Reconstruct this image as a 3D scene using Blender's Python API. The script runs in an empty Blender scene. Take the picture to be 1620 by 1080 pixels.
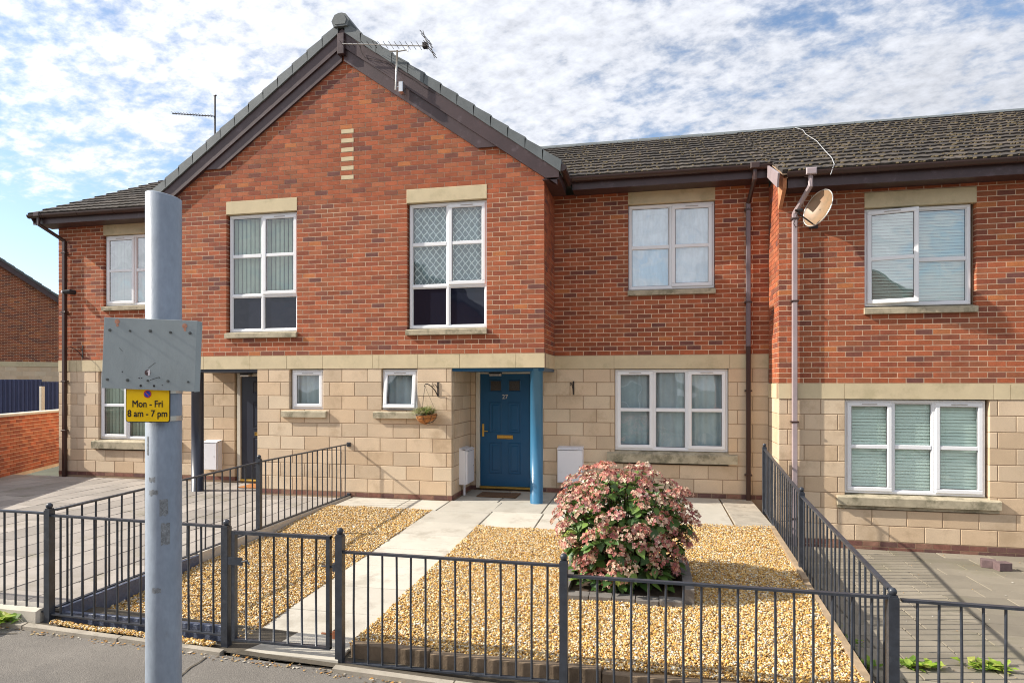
import bpy, math, random
import numpy as np
from mathutils import Vector, Matrix

S = bpy.context.scene
COL = S.collection
R = math.radians
random.seed(7)
rng = np.random.default_rng(7)

# ------------------------------------------------------------------ camera, sun, sky, exposure
CAM = Vector((0.0, -9.6, 1.86))
YAW = R(12.12)
cd = bpy.data.cameras.new('camera')
cam = bpy.data.objects.new('camera', cd)
COL.objects.link(cam)
S.camera = cam
cam.location = CAM
cam.rotation_euler = (R(90), 0, YAW)
cd.sensor_width = 36
cd.lens = 22.24
cd.shift_y = 66 / 1620
cd.clip_start = 0.05
cd.clip_end = 2000

SUN_EL, SUN_AZ = 34.0, 256.5
sd = bpy.data.lights.new('sun', 'SUN')
sd.energy = 4.9
sd.angle = R(0.6)
sd.color = (1.0, 0.93, 0.82)
sun = bpy.data.objects.new('sun', sd)
COL.objects.link(sun)
sv = Vector((math.sin(R(SUN_AZ)) * math.cos(R(SUN_EL)), math.cos(R(SUN_AZ)) * math.cos(R(SUN_EL)), math.sin(R(SUN_EL))))
sun.rotation_euler = sv.to_track_quat('Z', 'Y').to_euler()

S.view_settings.view_transform = 'Standard'
S.view_settings.look = 'None'
S.view_settings.exposure = 0.60
S.view_settings.gamma = 1.0
S.view_settings.use_curve_mapping = False
try:
    S.cycles.filter_width = 1.05
    S.cycles.max_bounces = 6
    S.cycles.transparent_max_bounces = 12
    S.cycles.sample_clamp_indirect = 8.0
except Exception:
    pass


def build_world():
    w = bpy.data.worlds.new('World')
    S.world = w
    w.use_nodes = True
    nt = w.node_tree
    nt.nodes.clear()
    N, L = nt.nodes.new, nt.links.new
    out = N('ShaderNodeOutputWorld')
    bg = N('ShaderNodeBackground')
    L(bg.outputs[0], out.inputs[0])
    sky = N('ShaderNodeTexSky')
    sky.sky_type = 'NISHITA'
    sky.sun_disc = False
    sky.sun_elevation = R(SUN_EL)
    sky.sun_rotation = R(SUN_AZ)
    sky.air_density = 1.0
    sky.dust_density = 0.6
    sky.ozone_density = 1.6
    tc = N('ShaderNodeTexCoord')
    sep = N('ShaderNodeSeparateXYZ')
    L(tc.outputs['Generated'], sep.inputs[0])

    def M(op, a, b=None, clamp=False):
        n = N('ShaderNodeMath')
        n.operation = op
        n.use_clamp = clamp
        for i, v in enumerate((a, b)):
            if v is None:
                continue
            if isinstance(v, (int, float)):
                n.inputs[i].default_value = v
            else:
                L(v, n.inputs[i])
        return n.outputs[0]
    zz = M('ADD', M('MAXIMUM', sep.outputs[2], 0.0), 0.24)
    px, py = M('DIVIDE', sep.outputs[0], zz), M('DIVIDE', sep.outputs[1], zz)
    comb = N('ShaderNodeCombineXYZ')
    L(px, comb.inputs[0])
    L(py, comb.inputs[1])

    def noise(scale, detail, rough, dist, off=0.0, stretch=None):
        mp = N('ShaderNodeMapping')
        mp.inputs['Location'].default_value = (off, off * 0.7, 0)
        mp.inputs['Rotation'].default_value = (0, 0, R(32))
        mp.inputs['Scale'].default_value = stretch or (1, 1, 1)
        L(comb.outputs[0], mp.inputs[0])
        n = N('ShaderNodeTexNoise')
        n.inputs['Scale'].default_value = scale
        n.inputs['Detail'].default_value = detail
        n.inputs['Roughness'].default_value = rough
        n.inputs['Distortion'].default_value = dist
        L(mp.outputs[0], n.inputs['Vector'])
        return n.outputs[0]
    big = noise(1.5, 3, 0.5, 0.2, 3.1)
    mid = noise(8.5, 5, 0.58, 0.15, 1.3, (1, 1.2, 1))
    fine = noise(24.0, 6, 0.62, 0.1, 5.0, (1, 1.25, 1))
    # side of the sky towards the sun carries more and brighter cloud
    dot = N('ShaderNodeVectorMath')
    dot.operation = 'DOT_PRODUCT'
    L(tc.outputs['Generated'], dot.inputs[0])
    dot.inputs[1].default_value = sv
    toward = M('MULTIPLY', M('ADD', dot.outputs['Value'], 1.0), 0.5)
    dens = M('ADD', M('ADD', M('MULTIPLY', mid, 0.62), M('MULTIPLY', fine, 0.42)), M('MULTIPLY', big, 0.62))
    dens = M('ADD', dens, M('MULTIPLY', toward, 0.22))
    lowfade = N('ShaderNodeMapRange')
    lowfade.interpolation_type = 'SMOOTHSTEP'
    L(sep.outputs[2], lowfade.inputs[0])
    west = M('MULTIPLY', M('MULTIPLY', M('SUBTRACT', M('MULTIPLY', sep.outputs[0], -1.0), 0.25), 3.0, True), M('MULTIPLY', M('ADD', sep.outputs[1], 0.1), 4.0, True), True)
    for i, v in enumerate((0.10, 0.36, -0.55, 0.0)):
        lowfade.inputs[1 + i].default_value = v
    dens = M('ADD', dens, M('MULTIPLY', lowfade.outputs[0], west))
    mr = N('ShaderNodeMapRange')
    mr.interpolation_type = 'SMOOTHSTEP'
    L(dens, mr.inputs[0])
    for i, v in enumerate((0.72, 1.00, 0.0, 0.96)):
        mr.inputs[1 + i].default_value = v
    # cloud brightness: thin grey shading inside, whiter toward the sun
    shade = M('ADD', M('ADD', M('MULTIPLY', fine, 0.7), M('MULTIPLY', mid, 0.6)), 0.17)
    glow = M('ADD', M('MULTIPLY', M('POWER', toward, 1.6), 0.60), 0.50)
    cb = M('MULTIPLY', shade, glow)
    cc = N('ShaderNodeVectorMath')
    cc.operation = 'SCALE'
    cc.inputs[0].default_value = (0.94, 0.97, 1.05)
    L(cb, cc.inputs['Scale'])
    sc = N('ShaderNodeVectorMath')
    sc.operation = 'SCALE'
    L(sky.outputs[0], sc.inputs[0])
    sc.inputs['Scale'].default_value = 0.135
    mix = N('ShaderNodeMix')
    mix.data_type = 'RGBA'
    L(mr.outputs[0], mix.inputs[0])
    L(sc.outputs[0], mix.inputs[6])
    L(cc.outputs[0], mix.inputs[7])
    L(mix.outputs[2], bg.inputs[0])
    bg.inputs[1].default_value = 1.0


build_world()


# ------------------------------------------------------------------ survey helpers (points on real planes)
def ray_angle(px):
    return math.atan((px - 810) / 1001) - YAW


def PX(px, Y):
    return (Y - CAM.y) * math.tan(ray_angle(px))


def PZ(px, py, Y):
    x = PX(px, Y)
    zc = -math.sin(YAW) * x + math.cos(YAW) * (Y - CAM.y)
    return CAM.z + (606 - py) * zc / 1001


def at_depth(px, py, zc):
    xc = (px - 810) / 1001 * zc
    x = zc * -math.sin(YAW) + xc * math.cos(YAW)
    y = CAM.y + zc * math.cos(YAW) + xc * math.sin(YAW)
    return Vector((x, y, CAM.z + (606 - py) / 1001 * zc))


# ------------------------------------------------------------------ materials
MATS = {}


def mat(name, color, rough=0.8, var=0.12, scale=6.0, bump=0.0, bscale=60.0, metal=0.0, attr=False,
        dirt=None, dscale=1.5, dthr=0.55, damt=0.6, spec=0.5, grain=0.0, gscale=250.0, stretch=(1, 1, 1), coat=0.0):
    if name in MATS:
        return MATS[name]
    m = bpy.data.materials.new(name)
    MATS[name] = m
    m.use_nodes = True
    nt = m.node_tree
    N, L = nt.nodes.new, nt.links.new
    b = nt.nodes['Principled BSDF']
    geo = N('ShaderNodeNewGeometry')
    mp = N('ShaderNodeMapping')
    mp.inputs['Scale'].default_value = stretch
    L(geo.outputs['Position'], mp.inputs[0])

    def noise(sc, det=4, ro=0.6, vec=None):
        n = N('ShaderNodeTexNoise')
        n.inputs['Scale'].default_value = sc
        n.inputs['Detail'].default_value = det
        n.inputs['Roughness'].default_value = ro
        L(vec or mp.outputs[0], n.inputs['Vector'])
        return n

    def mulc(colsock, facsock, lo, hi):
        mr = N('ShaderNodeMapRange')
        L(facsock, mr.inputs[0])
        mr.inputs[1].default_value = 0.25
        mr.inputs[2].default_value = 0.75
        mr.inputs[3].default_value = lo
        mr.inputs[4].default_value = hi
        v = N('ShaderNodeVectorMath')
        v.operation = 'SCALE'
        L(colsock, v.inputs[0])
        L(mr.outputs[0], v.inputs['Scale'])
        return v.outputs[0]
    if attr:
        a = N('ShaderNodeAttribute')
        a.attribute_name = 'Col'
        src = a.outputs['Color']
        if color != (1, 1, 1):
            mm = N('ShaderNodeVectorMath')
            mm.operation = 'MULTIPLY'
            L(src, mm.inputs[0])
            mm.inputs[1].default_value = color
            src = mm.outputs[0]
    else:
        rgb = N('ShaderNodeRGB')
        rgb.outputs[0].default_value = (*color, 1)
        src = rgb.outputs[0]
    if var:
        src = mulc(src, noise(scale).outputs[0], 1 - var, 1 + var)
    if grain:
        src = mulc(src, noise(gscale, 2, 0.7).outputs[0], 1 - grain, 1 + grain)
    if dirt is not None:
        n = noise(dscale, 6, 0.7)
        mr = N('ShaderNodeMapRange')
        mr.interpolation_type = 'SMOOTHSTEP'
        L(n.outputs[0], mr.inputs[0])
        mr.inputs[1].default_value = dthr
        mr.inputs[2].default_value = dthr + 0.18
        mr.inputs[3].default_value = 0
        mr.inputs[4].default_value = damt
        mx = N('ShaderNodeMix')
        mx.data_type = 'RGBA'
        L(mr.outputs[0], mx.inputs[0])
        L(src, mx.inputs[6])
        mx.inputs[7].default_value = (*dirt, 1)
        src = mx.outputs[2]
    L(src, b.inputs['Base Color'])
    b.inputs['Roughness'].default_value = rough
    b.inputs['Metallic'].default_value = metal
    b.inputs['Specular IOR Level'].default_value = spec
    if coat:
        b.inputs['Coat Weight'].default_value = coat
        b.inputs['Coat Roughness'].default_value = 0.15
    if bump:
        bn = N('ShaderNodeBump')
        bn.inputs['Strength'].default_value = min(1.0, bump)
        bn.inputs['Distance'].default_value = 0.01
        L(noise(bscale, 5, 0.65).outputs[0], bn.inputs['Height'])
        L(bn.outputs[0], b.inputs['Normal'])
    return m


def glass_mat(name, tint=(0.94, 0.985, 0.975), refl=1.0, body=None):
    m = bpy.data.materials.new(name)
    MATS[name] = m
    m.use_nodes = True
    nt = m.node_tree
    nt.nodes.clear()
    N, L = nt.nodes.new, nt.links.new
    out = N('ShaderNodeOutputMaterial')
    if body:
        t = N('ShaderNodeBsdfDiffuse')
        t.inputs[0].default_value = (*body, 1)
    else:
        t = N('ShaderNodeBsdfTransparent')
        t.inputs[0].default_value = (*tint, 1)
    g = N('ShaderNodeBsdfGlossy')
    g.inputs['Roughness'].default_value = 0.015
    geo = N('ShaderNodeNewGeometry')
    no = N('ShaderNodeTexNoise')
    no.inputs['Scale'].default_value = 2.2
    no.inputs['Detail'].default_value = 1
    L(geo.outputs['Position'], no.inputs['Vector'])
    bn = N('ShaderNodeBump')
    bn.inputs['Strength'].default_value = 0.25
    bn.inputs['Distance'].default_value = 0.02
    L(no.outputs[0], bn.inputs['Height'])
    L(bn.outputs[0], g.inputs['Normal'])
    fr = N('ShaderNodeFresnel')
    # the node inverts the index on back faces; a thin pane must not, or light from inside is trapped
    bf = N('ShaderNodeMath')
    bf.operation = 'MULTIPLY_ADD'
    L(geo.outputs['Backfacing'], bf.inputs[0])
    bf.inputs[1].default_value = 1 / 1.5 - 1.5
    bf.inputs[2].default_value = 1.5
    L(bf.outputs[0], fr.inputs[0])
    mu = N('ShaderNodeMath')
    mu.operation = 'MULTIPLY_ADD'
    mu.use_clamp = True
    L(fr.outputs[0], mu.inputs[0])
    mu.inputs[1].default_value = 2.0 * refl
    mu.inputs[2].default_value = 0.07 * refl
    mx = N('ShaderNodeMixShader')
    L(mu.outputs[0], mx.inputs[0])
    L(t.outputs[0], mx.inputs[1])
    L(g.outputs[0], mx.inputs[2])
    L(mx.outputs[0], out.inputs[0])
    return m


def translucent_mat(name, color, rough=0.6, tr=0.35, attr=False, spec=0.3):
    m = mat(name, color, rough=rough, var=0.2, scale=25, attr=attr, spec=spec)
    nt = m.node_tree
    N, L = nt.nodes.new, nt.links.new
    b = nt.nodes['Principled BSDF']
    out = nt.nodes['Material Output']
    t = N('ShaderNodeBsdfTranslucent')
    src = b.inputs['Base Color'].links[0].from_socket
    L(src, t.inputs[0])
    mx = N('ShaderNodeMixShader')
    mx.inputs[0].default_value = tr
    L(b.outputs[0], mx.inputs[1])
    L(t.outputs[0], mx.inputs[2])
    L(mx.outputs[0], out.inputs[0])
    return m


mBrick = mat('brick', (1, 1, 1), 0.9, 0.18, 7, 0.55, 110, attr=True, grain=0.24, gscale=95, dirt=(0.25, 0.105, 0.06), dscale=1.1, dthr=0.53, damt=0.35)
mMortar = mat('mortar', (0.68, 0.51, 0.36), 0.95, 0.15, 5, 0.3, 200)
mMortar2 = mat('block_mortar', (0.33, 0.23, 0.15), 0.95, 0.15, 5, 0.3, 200)
mBlock = mat('stone_block', (1, 1, 1), 0.9, 0.07, 3, 0.35, 160, attr=True, grain=0.17, gscale=120, dirt=(0.38, 0.27, 0.165), dscale=1.7, dthr=0.52, damt=0.5)
mStone = mat('cast_stone', (0.59, 0.49, 0.315), 0.85, 0.10, 3.5, 0.15, 150, grain=0.06, dirt=(0.40, 0.34, 0.20), dscale=2.2, dthr=0.5, damt=0.6)
mSill = mat('sill_stone', (0.42, 0.365, 0.26), 0.9, 0.2, 7, 0.25, 120, grain=0.14, dirt=(0.13, 0.12, 0.075), dscale=4, dthr=0.47, damt=0.75)
mPlinth = mat('plinth_brick', (0.20, 0.095, 0.065), 0.9, 0.3, 9, 0.4, 100, grain=0.2, dirt=(0.30, 0.24, 0.17), dscale=5, dthr=0.6, damt=0.5)
mUPVC = mat('white_upvc', (0.80, 0.81, 0.83), 0.35, 0.03, 2, 0, dirt=(0.6, 0.58, 0.52), dscale=6, dthr=0.62, damt=0.35)
mRubber = mat('black_gasket', (0.02, 0.02, 0.022), 0.6, 0)
mGlass = glass_mat('window_glass')
mGlassHi = glass_mat('window_glass_bright', refl=2.6)
mSpandrel = glass_mat('dark_panel_glass', refl=0.4, body=(0.012, 0.014, 0.026))
mWood = mat('brown_stained_timber', (0.055, 0.030, 0.031), 0.42, 0.25, 3, 0.12, 40, stretch=(1, 1, 1), dirt=(0.15, 0.11, 0.12), dscale=5, dthr=0.54, damt=0.55)
mGutter = mat('brown_plastic', (0.052, 0.026, 0.021), 0.3, 0.15, 3)
mPipeGrey = mat('faded_brown_plastic', (0.36, 0.29, 0.30), 0.4, 0.15, 3)
mTileGrey = mat('grey_verge_tile', (0.115, 0.13, 0.135), 0.6, 0.2, 4, 0.2, 90, grain=0.12)
mTile = mat('brown_roof_tile', (1, 1, 1), 0.9, 0.3, 6, 0.4, 90, attr=True, grain=0.3, gscale=60, dirt=(0.035, 0.03, 0.022), dscale=7, dthr=0.46, damt=0.75)
mMoss = mat('moss', (0.13, 0.10, 0.055), 1.0, 0.5, 14)
mBlue = mat('blue_door_paint', (0.010, 0.084, 0.185), 0.32, 0.05, 4, spec=0.4)
mBluePost = mat('blue_post_paint', (0.036, 0.15, 0.27), 0.3, 0.07, 4)
mNavy = mat('dark_door_paint', (0.028, 0.033, 0.05), 0.35, 0.05, 4)
mBrass = mat('brass', (0.72, 0.47, 0.12), 0.3, 0.1, 20, metal=0.85)
mCream = mat('cream_frame', (0.62, 0.57, 0.47), 0.5, 0.06, 4)
mChrome = mat('steel', (0.6, 0.6, 0.6), 0.3, 0.1, 20, metal=0.9)
mWhite = mat('white_grp', (0.78, 0.77, 0.80), 0.4, 0.04, 3, dirt=(0.55, 0.5, 0.45), dscale=7, dthr=0.62, damt=0.3)
mRail = mat('dark_railing_paint', (0.034, 0.04, 0.052), 0.36, 0.35, 14, 0.12, 90, dirt=(0.10, 0.105, 0.12), dscale=9, dthr=0.55, damt=0.5)
mPole = mat('grey_pole_paint', (0.235, 0.275, 0.33), 0.45, 0.16, 6, 0.08, 120, grain=0.10, gscale=45, dirt=(0.15, 0.15, 0.155), dscale=7, dthr=0.57, damt=0.6, stretch=(1, 1, 0.45))
mPlate = mat('grey_sign_plate', (0.31, 0.355, 0.365), 0.55, 0.13, 7, 0.05, 90, dirt=(0.13, 0.135, 0.12), dscale=11, dthr=0.62, damt=0.5, stretch=(1, 1, .5))
mYellow = mat('yellow_sign_face', (0.95, 0.60, 0.006), 0.35, 0.03, 5)
mBlack = mat('black_print', (0.014, 0.012, 0.012), 0.5, 0)
mSignBlue = mat('sign_blue', (0.015, 0.06, 0.5), 0.4, 0)
mSignRed = mat('sign_red', (0.65, 0.06, 0.03), 0.4, 0)
mSlab = mat('pale_paving_slab', (1, 1, 1), 0.9, 0.09, 2.6, 0.15, 200, attr=True, grain=0.06, dirt=(0.30, 0.265, 0.21), dscale=2.4, dthr=0.50, damt=0.55)
mYard = mat('grey_yard_slab', (1, 1, 1), 0.92, 0.14, 2.0, 0.2, 150, attr=True, grain=0.08, dirt=(0.17, 0.155, 0.10), dscale=1.6, dthr=0.52, damt=0.55)
mJoint = mat('joint_soil', (0.09, 0.075, 0.055), 1.0, 0.3, 10, 0.4, 90)
mGravelBed = mat('gravel_bed', (0.34, 0.21, 0.085), 1.0, 0.45, 70, 0.9, 120, grain=0.3)
mPebble = mat('pebble', (1, 1, 1), 0.75, 0.15, 80, 0.2, 300, attr=True, spec=0.4)
mAsphalt = mat('asphalt', (0.19, 0.172, 0.15), 0.9, 0.16, 1.6, 0.9, 170, grain=0.38, gscale=130, dirt=(0.12, 0.11, 0.10), dscale=1.1, dthr=0.54, damt=0.5)
mConcrete = mat('concrete_edging', (0.36, 0.32, 0.26), 0.95, 0.2, 6, 0.35, 120, grain=0.12, dirt=(0.16, 0.14, 0.11), dscale=5, dthr=0.52, damt=0.6)
mTimber = mat('weathered_timber', (0.20, 0.145, 0.095), 0.95, 0.3, 9, 0.35, 80, dirt=(0.09, 0.065, 0.04), dscale=5, dthr=0.5, damt=0.6)
mTimberL = mat('pale_weathered_timber', (0.33, 0.24, 0.15), 0.95, 0.3, 9, 0.35, 80)
mBoard = mat('blue_grey_gravel_board', (0.10, 0.12, 0.18), 0.5, 0.2, 30, 0.9, 45)
mGrass = mat('rough_ground', (0.08, 0.08, 0.05), 1.0, 0.3, 1)
mMat = mat('coir_mat', (0.13, 0.07, 0.035), 1.0, 0.3, 30, 0.8, 200)
mSoil = mat('soil', (0.07, 0.045, 0.028), 1.0, 0.4, 20, 0.8, 80)
mEdge = mat('grey_edging_block', (0.17, 0.155, 0.14), 0.9, 0.2, 9, 0.3, 120, grain=0.15)
mLeaf = translucent_mat('hydrangea_leaf', (1, 1, 1), 0.45, 0.3, attr=True, spec=0.5)
mPetal = translucent_mat('hydrangea_petal', (1, 1, 1), 0.7, 0.3, attr=True)
mStem = mat('dark_stem', (0.05, 0.03, 0.02), 0.7, 0.2, 20)
mWeed = translucent_mat('weed_leaf', (1, 1, 1), 0.5, 0.4, attr=True)
mFence = mat('navy_corrugated_sheet', (0.035, 0.05, 0.125), 0.45, 0.12, 3)
mBlind = mat('blind_fabric', (0.50, 0.60, 0.48), 0.8, 0.05, 3)
mSlat = mat('venetian_slat', (0.80, 0.95, 0.86), 0.5, 0.04, 3)
mCurtain = mat('grey_curtain', (0.40, 0.48, 0.52), 0.9, 0.12, 4)
mNet = mat('pale_net_curtain', (0.80, 0.90, 1.0), 0.9, 0.16, 16, stretch=(1, 1, .25))
mRoom = mat('room_wall', (0.42, 0.42, 0.40), 1.0, 0.1, 2)
mTerra = mat('orange_coir_liner', (0.42, 0.17, 0.05), 0.9, 0.3, 30, 0.5, 120)
mIron = mat('black_iron', (0.03, 0.022, 0.02), 0.5, 0.2, 20)
mAlu = mat('dull_aluminium', (0.55, 0.53, 0.5), 0.35, 0.15, 10, metal=0.7)
mRust = mat('rust', (0.25, 0.09, 0.04), 0.9, 0.3, 40)
mDish = mat('weathered_dish', (0.25, 0.165, 0.095), 0.45, 0.25, 9, 0.1, 60, dirt=(0.28, 0.15, 0.08), dscale=9, dthr=0.46, damt=0.6)
mCable = mat('white_cable', (0.42, 0.42, 0.42), 0.6, 0.1, 5)
mNumber = mat('number_metal', (0.75, 0.72, 0.62), 0.3, 0, metal=0.6)
mConcreteLt = mat('pale_concrete_coping', (0.55, 0.5, 0.42), 0.9, 0.12, 5, 0.2, 90)
mLitter = mat('leaf_litter', (1, 1, 1), 0.9, 0.3, 40, attr=True)


def lattice_mat():
    m = mat('net_with_lattice', (0.25, 0.32, 0.34), 0.9, 0.15, 4)
    nt = m.node_tree
    N, L = nt.nodes.new, nt.links.new
    b = nt.nodes['Principled BSDF']
    geo = N('ShaderNodeNewGeometry')
    sep = N('ShaderNodeSeparateXYZ')
    L(geo.outputs['Position'], sep.inputs[0])
    facs = []
    for sg in (1, -1):
        a = N('ShaderNodeMath')
        a.operation = 'MULTIPLY_ADD'
        L(sep.outputs[0], a.inputs[0])
        a.inputs[1].default_value = sg * 1.25
        L(sep.outputs[2], a.inputs[2])
        c = N('ShaderNodeMath')
        c.operation = 'MULTIPLY'
        L(a.outputs[0], c.inputs[0])
        c.inputs[1].default_value = 1 / 0.135
        d = N('ShaderNodeMath')
        d.operation = 'FRACT'
        L(c.outputs[0], d.inputs[0])
        e = N('ShaderNodeMath')
        e.operation = 'SUBTRACT'
        L(d.outputs[0], e.inputs[0])
        e.inputs[1].default_value = 0.5
        f = N('ShaderNodeMath')
        f.operation = 'ABSOLUTE'
        L(e.outputs[0], f.inputs[0])
        g = N('ShaderNodeMapRange')
        L(f.outputs[0], g.inputs[0])
        g.inputs[1].default_value = 0.06
        g.inputs[2].default_value = 0.10
        g.inputs[3].default_value = 1
        g.inputs[4].default_value = 0
        facs.append(g.outputs[0])
    mxv = N('ShaderNodeMath')
    mxv.operation = 'MAXIMUM'
    L(facs[0], mxv.inputs[0])
    L(facs[1], mxv.inputs[1])
    mx = N('ShaderNodeMix')
    mx.data_type = 'RGBA'
    L(mxv.outputs[0], mx.inputs[0])
    L(b.inputs['Base Color'].links[0].from_socket, mx.inputs[6])
    mx.inputs[7].default_value = (0.82, 0.90, 0.90, 1)
    L(mx.outputs[2], b.inputs['Base Color'])
    return m


mLattice = lattice_mat()


# ------------------------------------------------------------------ object helpers
def thing(name, label, cat, loc=(0, 0, 0), group=None):
    o = bpy.data.objects.new(name, None)
    COL.objects.link(o)
    o.location = loc
    o.empty_display_size = 0.2
    o['label'] = label
    o['category'] = cat
    if group:
        o['group'] = group
    return o


def tag(o, label=None, cat=None, group=None, kind=None):
    for k, v in (('label', label), ('category', cat), ('group', group), ('kind', kind)):
        if v:
            o[k] = v
    return o


def world_origin(p):
    v = Vector((0, 0, 0))
    while p is not None:
        v += Vector(p.location)
        p = p.parent
    return v


class MB:
    """collects geometry in world coordinates, links it as one mesh object"""

    def __init__(self):
        self.v, self.f, self.c = [], [], []
        self.col = None

    def add(self, vs, fs):
        n = len(self.v)
        self.v.extend([tuple(p) for p in vs])
        self.f.extend([tuple(i + n for i in f) for f in fs])
        self.c.extend([self.col or (1, 1, 1)] * len(vs))
        return self

    def box(self, x0, x1, y0, y1, z0, z1):
        return self.obox(Vector((x0, y0, z0)), Vector((x1 - x0, 0, 0)), Vector((0, y1 - y0, 0)), Vector((0, 0, z1 - z0)))

    def obox(self, o, a, b, c):
        vs = [o, o + a, o + a + b, o + b, o + c, o + a + c, o + a + b + c, o + b + c]
        return self.add(vs, [(0, 3, 2, 1), (4, 5, 6, 7), (0, 1, 5, 4), (1, 2, 6, 5), (2, 3, 7, 6), (3, 0, 4, 7)])

    def cbox(self, x0, x1, y0, y1, z0, z1, c=0.008):
        """box with chamfered front (low y) edges"""
        c = min(c, (x1 - x0) / 2.5, (z1 - z0) / 2.5)
        vs = [(x0, y1, z0), (x1, y1, z0), (x1, y1, z1), (x0, y1, z1),
              (x0, y0 + c, z0), (x1, y0 + c, z0), (x1, y0 + c, z1), (x0, y0 + c, z1),
              (x0 + c, y0, z0 + c), (x1 - c, y0, z0 + c), (x1 - c, y0, z1 - c), (x0 + c, y0, z1 - c)]
        fs = [(0, 3, 2, 1), (8, 9, 10, 11)]
        for i in range(4):
            j = (i + 1) % 4
            fs += [(i, j, 4 + j, 4 + i), (4 + i, 4 + j, 8 + j, 8 + i)]
        return self.add(vs, fs)

    def tube(self, pts, r, n=8, cap=True, rr=None):
        pts = [Vector(p) for p in pts]
        rings = []
        for i, p in enumerate(pts):
            d = (pts[min(i + 1, len(pts) - 1)] - pts[max(i - 1, 0)])
            if d.length < 1e-9:
                d = Vector((0, 0, 1))
            d.normalize()
            up = Vector((0, 0, 1)) if abs(d.z) < 0.95 else Vector((0, 1, 0))
            a = d.cross(up).normalized()
            b = a.cross(d).normalized()
            rad = rr[i] if rr else r
            rings.append([p + (a * math.cos(2 * math.pi * k / n) + b * math.sin(2 * math.pi * k / n)) * rad for k in range(n)])
        vs = [q for ring in rings for q in ring]
        fs = []
        for i in range(len(pts) - 1):
            for k in range(n):
                k2 = (k + 1) % n
                fs.append((i * n + k, i * n + k2, (i + 1) * n + k2, (i + 1) * n + k))
        if cap:
            fs.append(tuple(range(n)))
            fs.append(tuple(range(len(vs) - 1, len(vs) - n - 1, -1)))
        return self.add(vs, fs)

    def sphere(self, c, r, n=10, m=6, sz=1.0):
        c = Vector(c)
        vs = [c + Vector((0, 0, r * sz))]
        for i in range(1, m):
            t = math.pi * i / m
            for k in range(n):
                p = 2 * math.pi * k / n
                vs.append(c + Vector((r * math.sin(t) * math.cos(p), r * math.sin(t) * math.sin(p), r * sz * math.cos(t))))
        vs.append(c - Vector((0, 0, r * sz)))
        fs = [(0, 1 + k, 1 + (k + 1) % n) for k in range(n)]
        for i in range(m - 2):
            for k in range(n):
                a, b = 1 + i * n + k, 1 + i * n + (k + 1) % n
                fs.append((a, a + n, b + n, b))
        l = len(vs) - 1
        fs += [(l, 1 + (m - 2) * n + (k + 1) % n, 1 + (m - 2) * n + k) for k in range(n)]
        return self.add(vs, fs)

    def prism(self, poly, o, u, w, d):
        """polygon given as (u,w) pairs in the plane o,u,w extruded by vector d"""
        n = len(poly)
        o, u, w, d = Vector(o), Vector(u), Vector(w), Vector(d)
        a = [o + u * p[0] + w * p[1] for p in poly]
        vs = a + [p + d for p in a]
        fs = [tuple(range(n)), tuple(range(2 * n - 1, n - 1, -1))]
        fs += [(i, n + i, n + (i + 1) % n, (i + 1) % n) for i in range(n)]
        return self.add(vs, fs)

    def build(self, name, m, parent=None, smooth=False, loc=None):
        org = world_origin(parent) if parent else Vector(loc or (0, 0, 0))
        me = bpy.data.meshes.new(name)
        me.from_pydata([(p[0] - org.x, p[1] - org.y, p[2] - org.z) for p in self.v], [], self.f)
        if self.col is not None or any(c != (1, 1, 1) for c in self.c[:1]):
            at = me.color_attributes.new('Col', 'FLOAT_COLOR', 'POINT')
            at.data.foreach_set('color', np.array([(*c, 1) for c in self.c], dtype=np.float32).ravel())
        me.materials.append(m)
        if smooth:
            me.polygons.foreach_set('use_smooth', [True] * len(me.polygons))
        me.update()
        o = bpy.data.objects.new(name, me)
        COL.objects.link(o)
        if parent:
            o.parent = parent
        else:
            o.location = org
        return o


def fix_normals(o):
    import bmesh
    bm = bmesh.new()
    bm.from_mesh(o.data)
    bmesh.ops.recalc_face_normals(bm, faces=bm.faces)
    bm.to_mesh(o.data)
    bm.free()
    return o


# ------------------------------------------------------------------ pieces (bricks, blocks, tiles): shared meshes, nearest 300 as parts
MESHKEY = {}


def box_geo(w, h, d):
    return ([(0, 0, 0), (w, 0, 0), (w, 0, h), (0, 0, h), (0, d, 0), (w, d, 0), (w, d, h), (0, d, h)],
            [(0, 1, 2, 3), (1, 5, 6, 2), (4, 0, 3, 7), (3, 2, 6, 7), (4, 5, 1, 0), (5, 4, 7, 6)])


def cbox_geo(w, h, d, c=0.006):
    vs = [(0, c, 0), (w, c, 0), (w, c, h), (0, c, h), (0, d, 0), (w, d, 0), (w, d, h), (0, d, h),
          (c, 0, c), (w - c, 0, c), (w - c, 0, h - c), (c, 0, h - c)]
    fs = [(8, 9, 10, 11), (0, 1, 9, 8), (1, 2, 10, 9), (2, 3, 11, 10), (3, 0, 8, 11),
          (1, 5, 6, 2), (4, 0, 3, 7), (3, 2, 6, 7), (4, 5, 1, 0), (5, 4, 7, 6)]
    return vs, fs


def tile_geo(w, l, t):
    # lower edge at z up to t, rests on the course below; two soft rolls
    vs, fs = [], []
    n = 6
    prof = [0.0, 0.006, 0.001, 0.0, 0.007, 0.001, 0.0]
    for i in range(n + 1):
        x = w * i / n
        z = prof[i]
        vs += [(x, 0, -t * 0.6), (x, 0, t + z), (x, l, 0.004 + z)]
    for i in range(n):
        a, b = 3 * i, 3 * (i + 1)
        fs += [(a, b, b + 1, a + 1), (a + 1, b + 1, b + 2, a + 2)]
    fs += [(0, 1, 2), (3 * n, 3 * n + 2, 3 * n + 1)]
    return vs, fs


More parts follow.
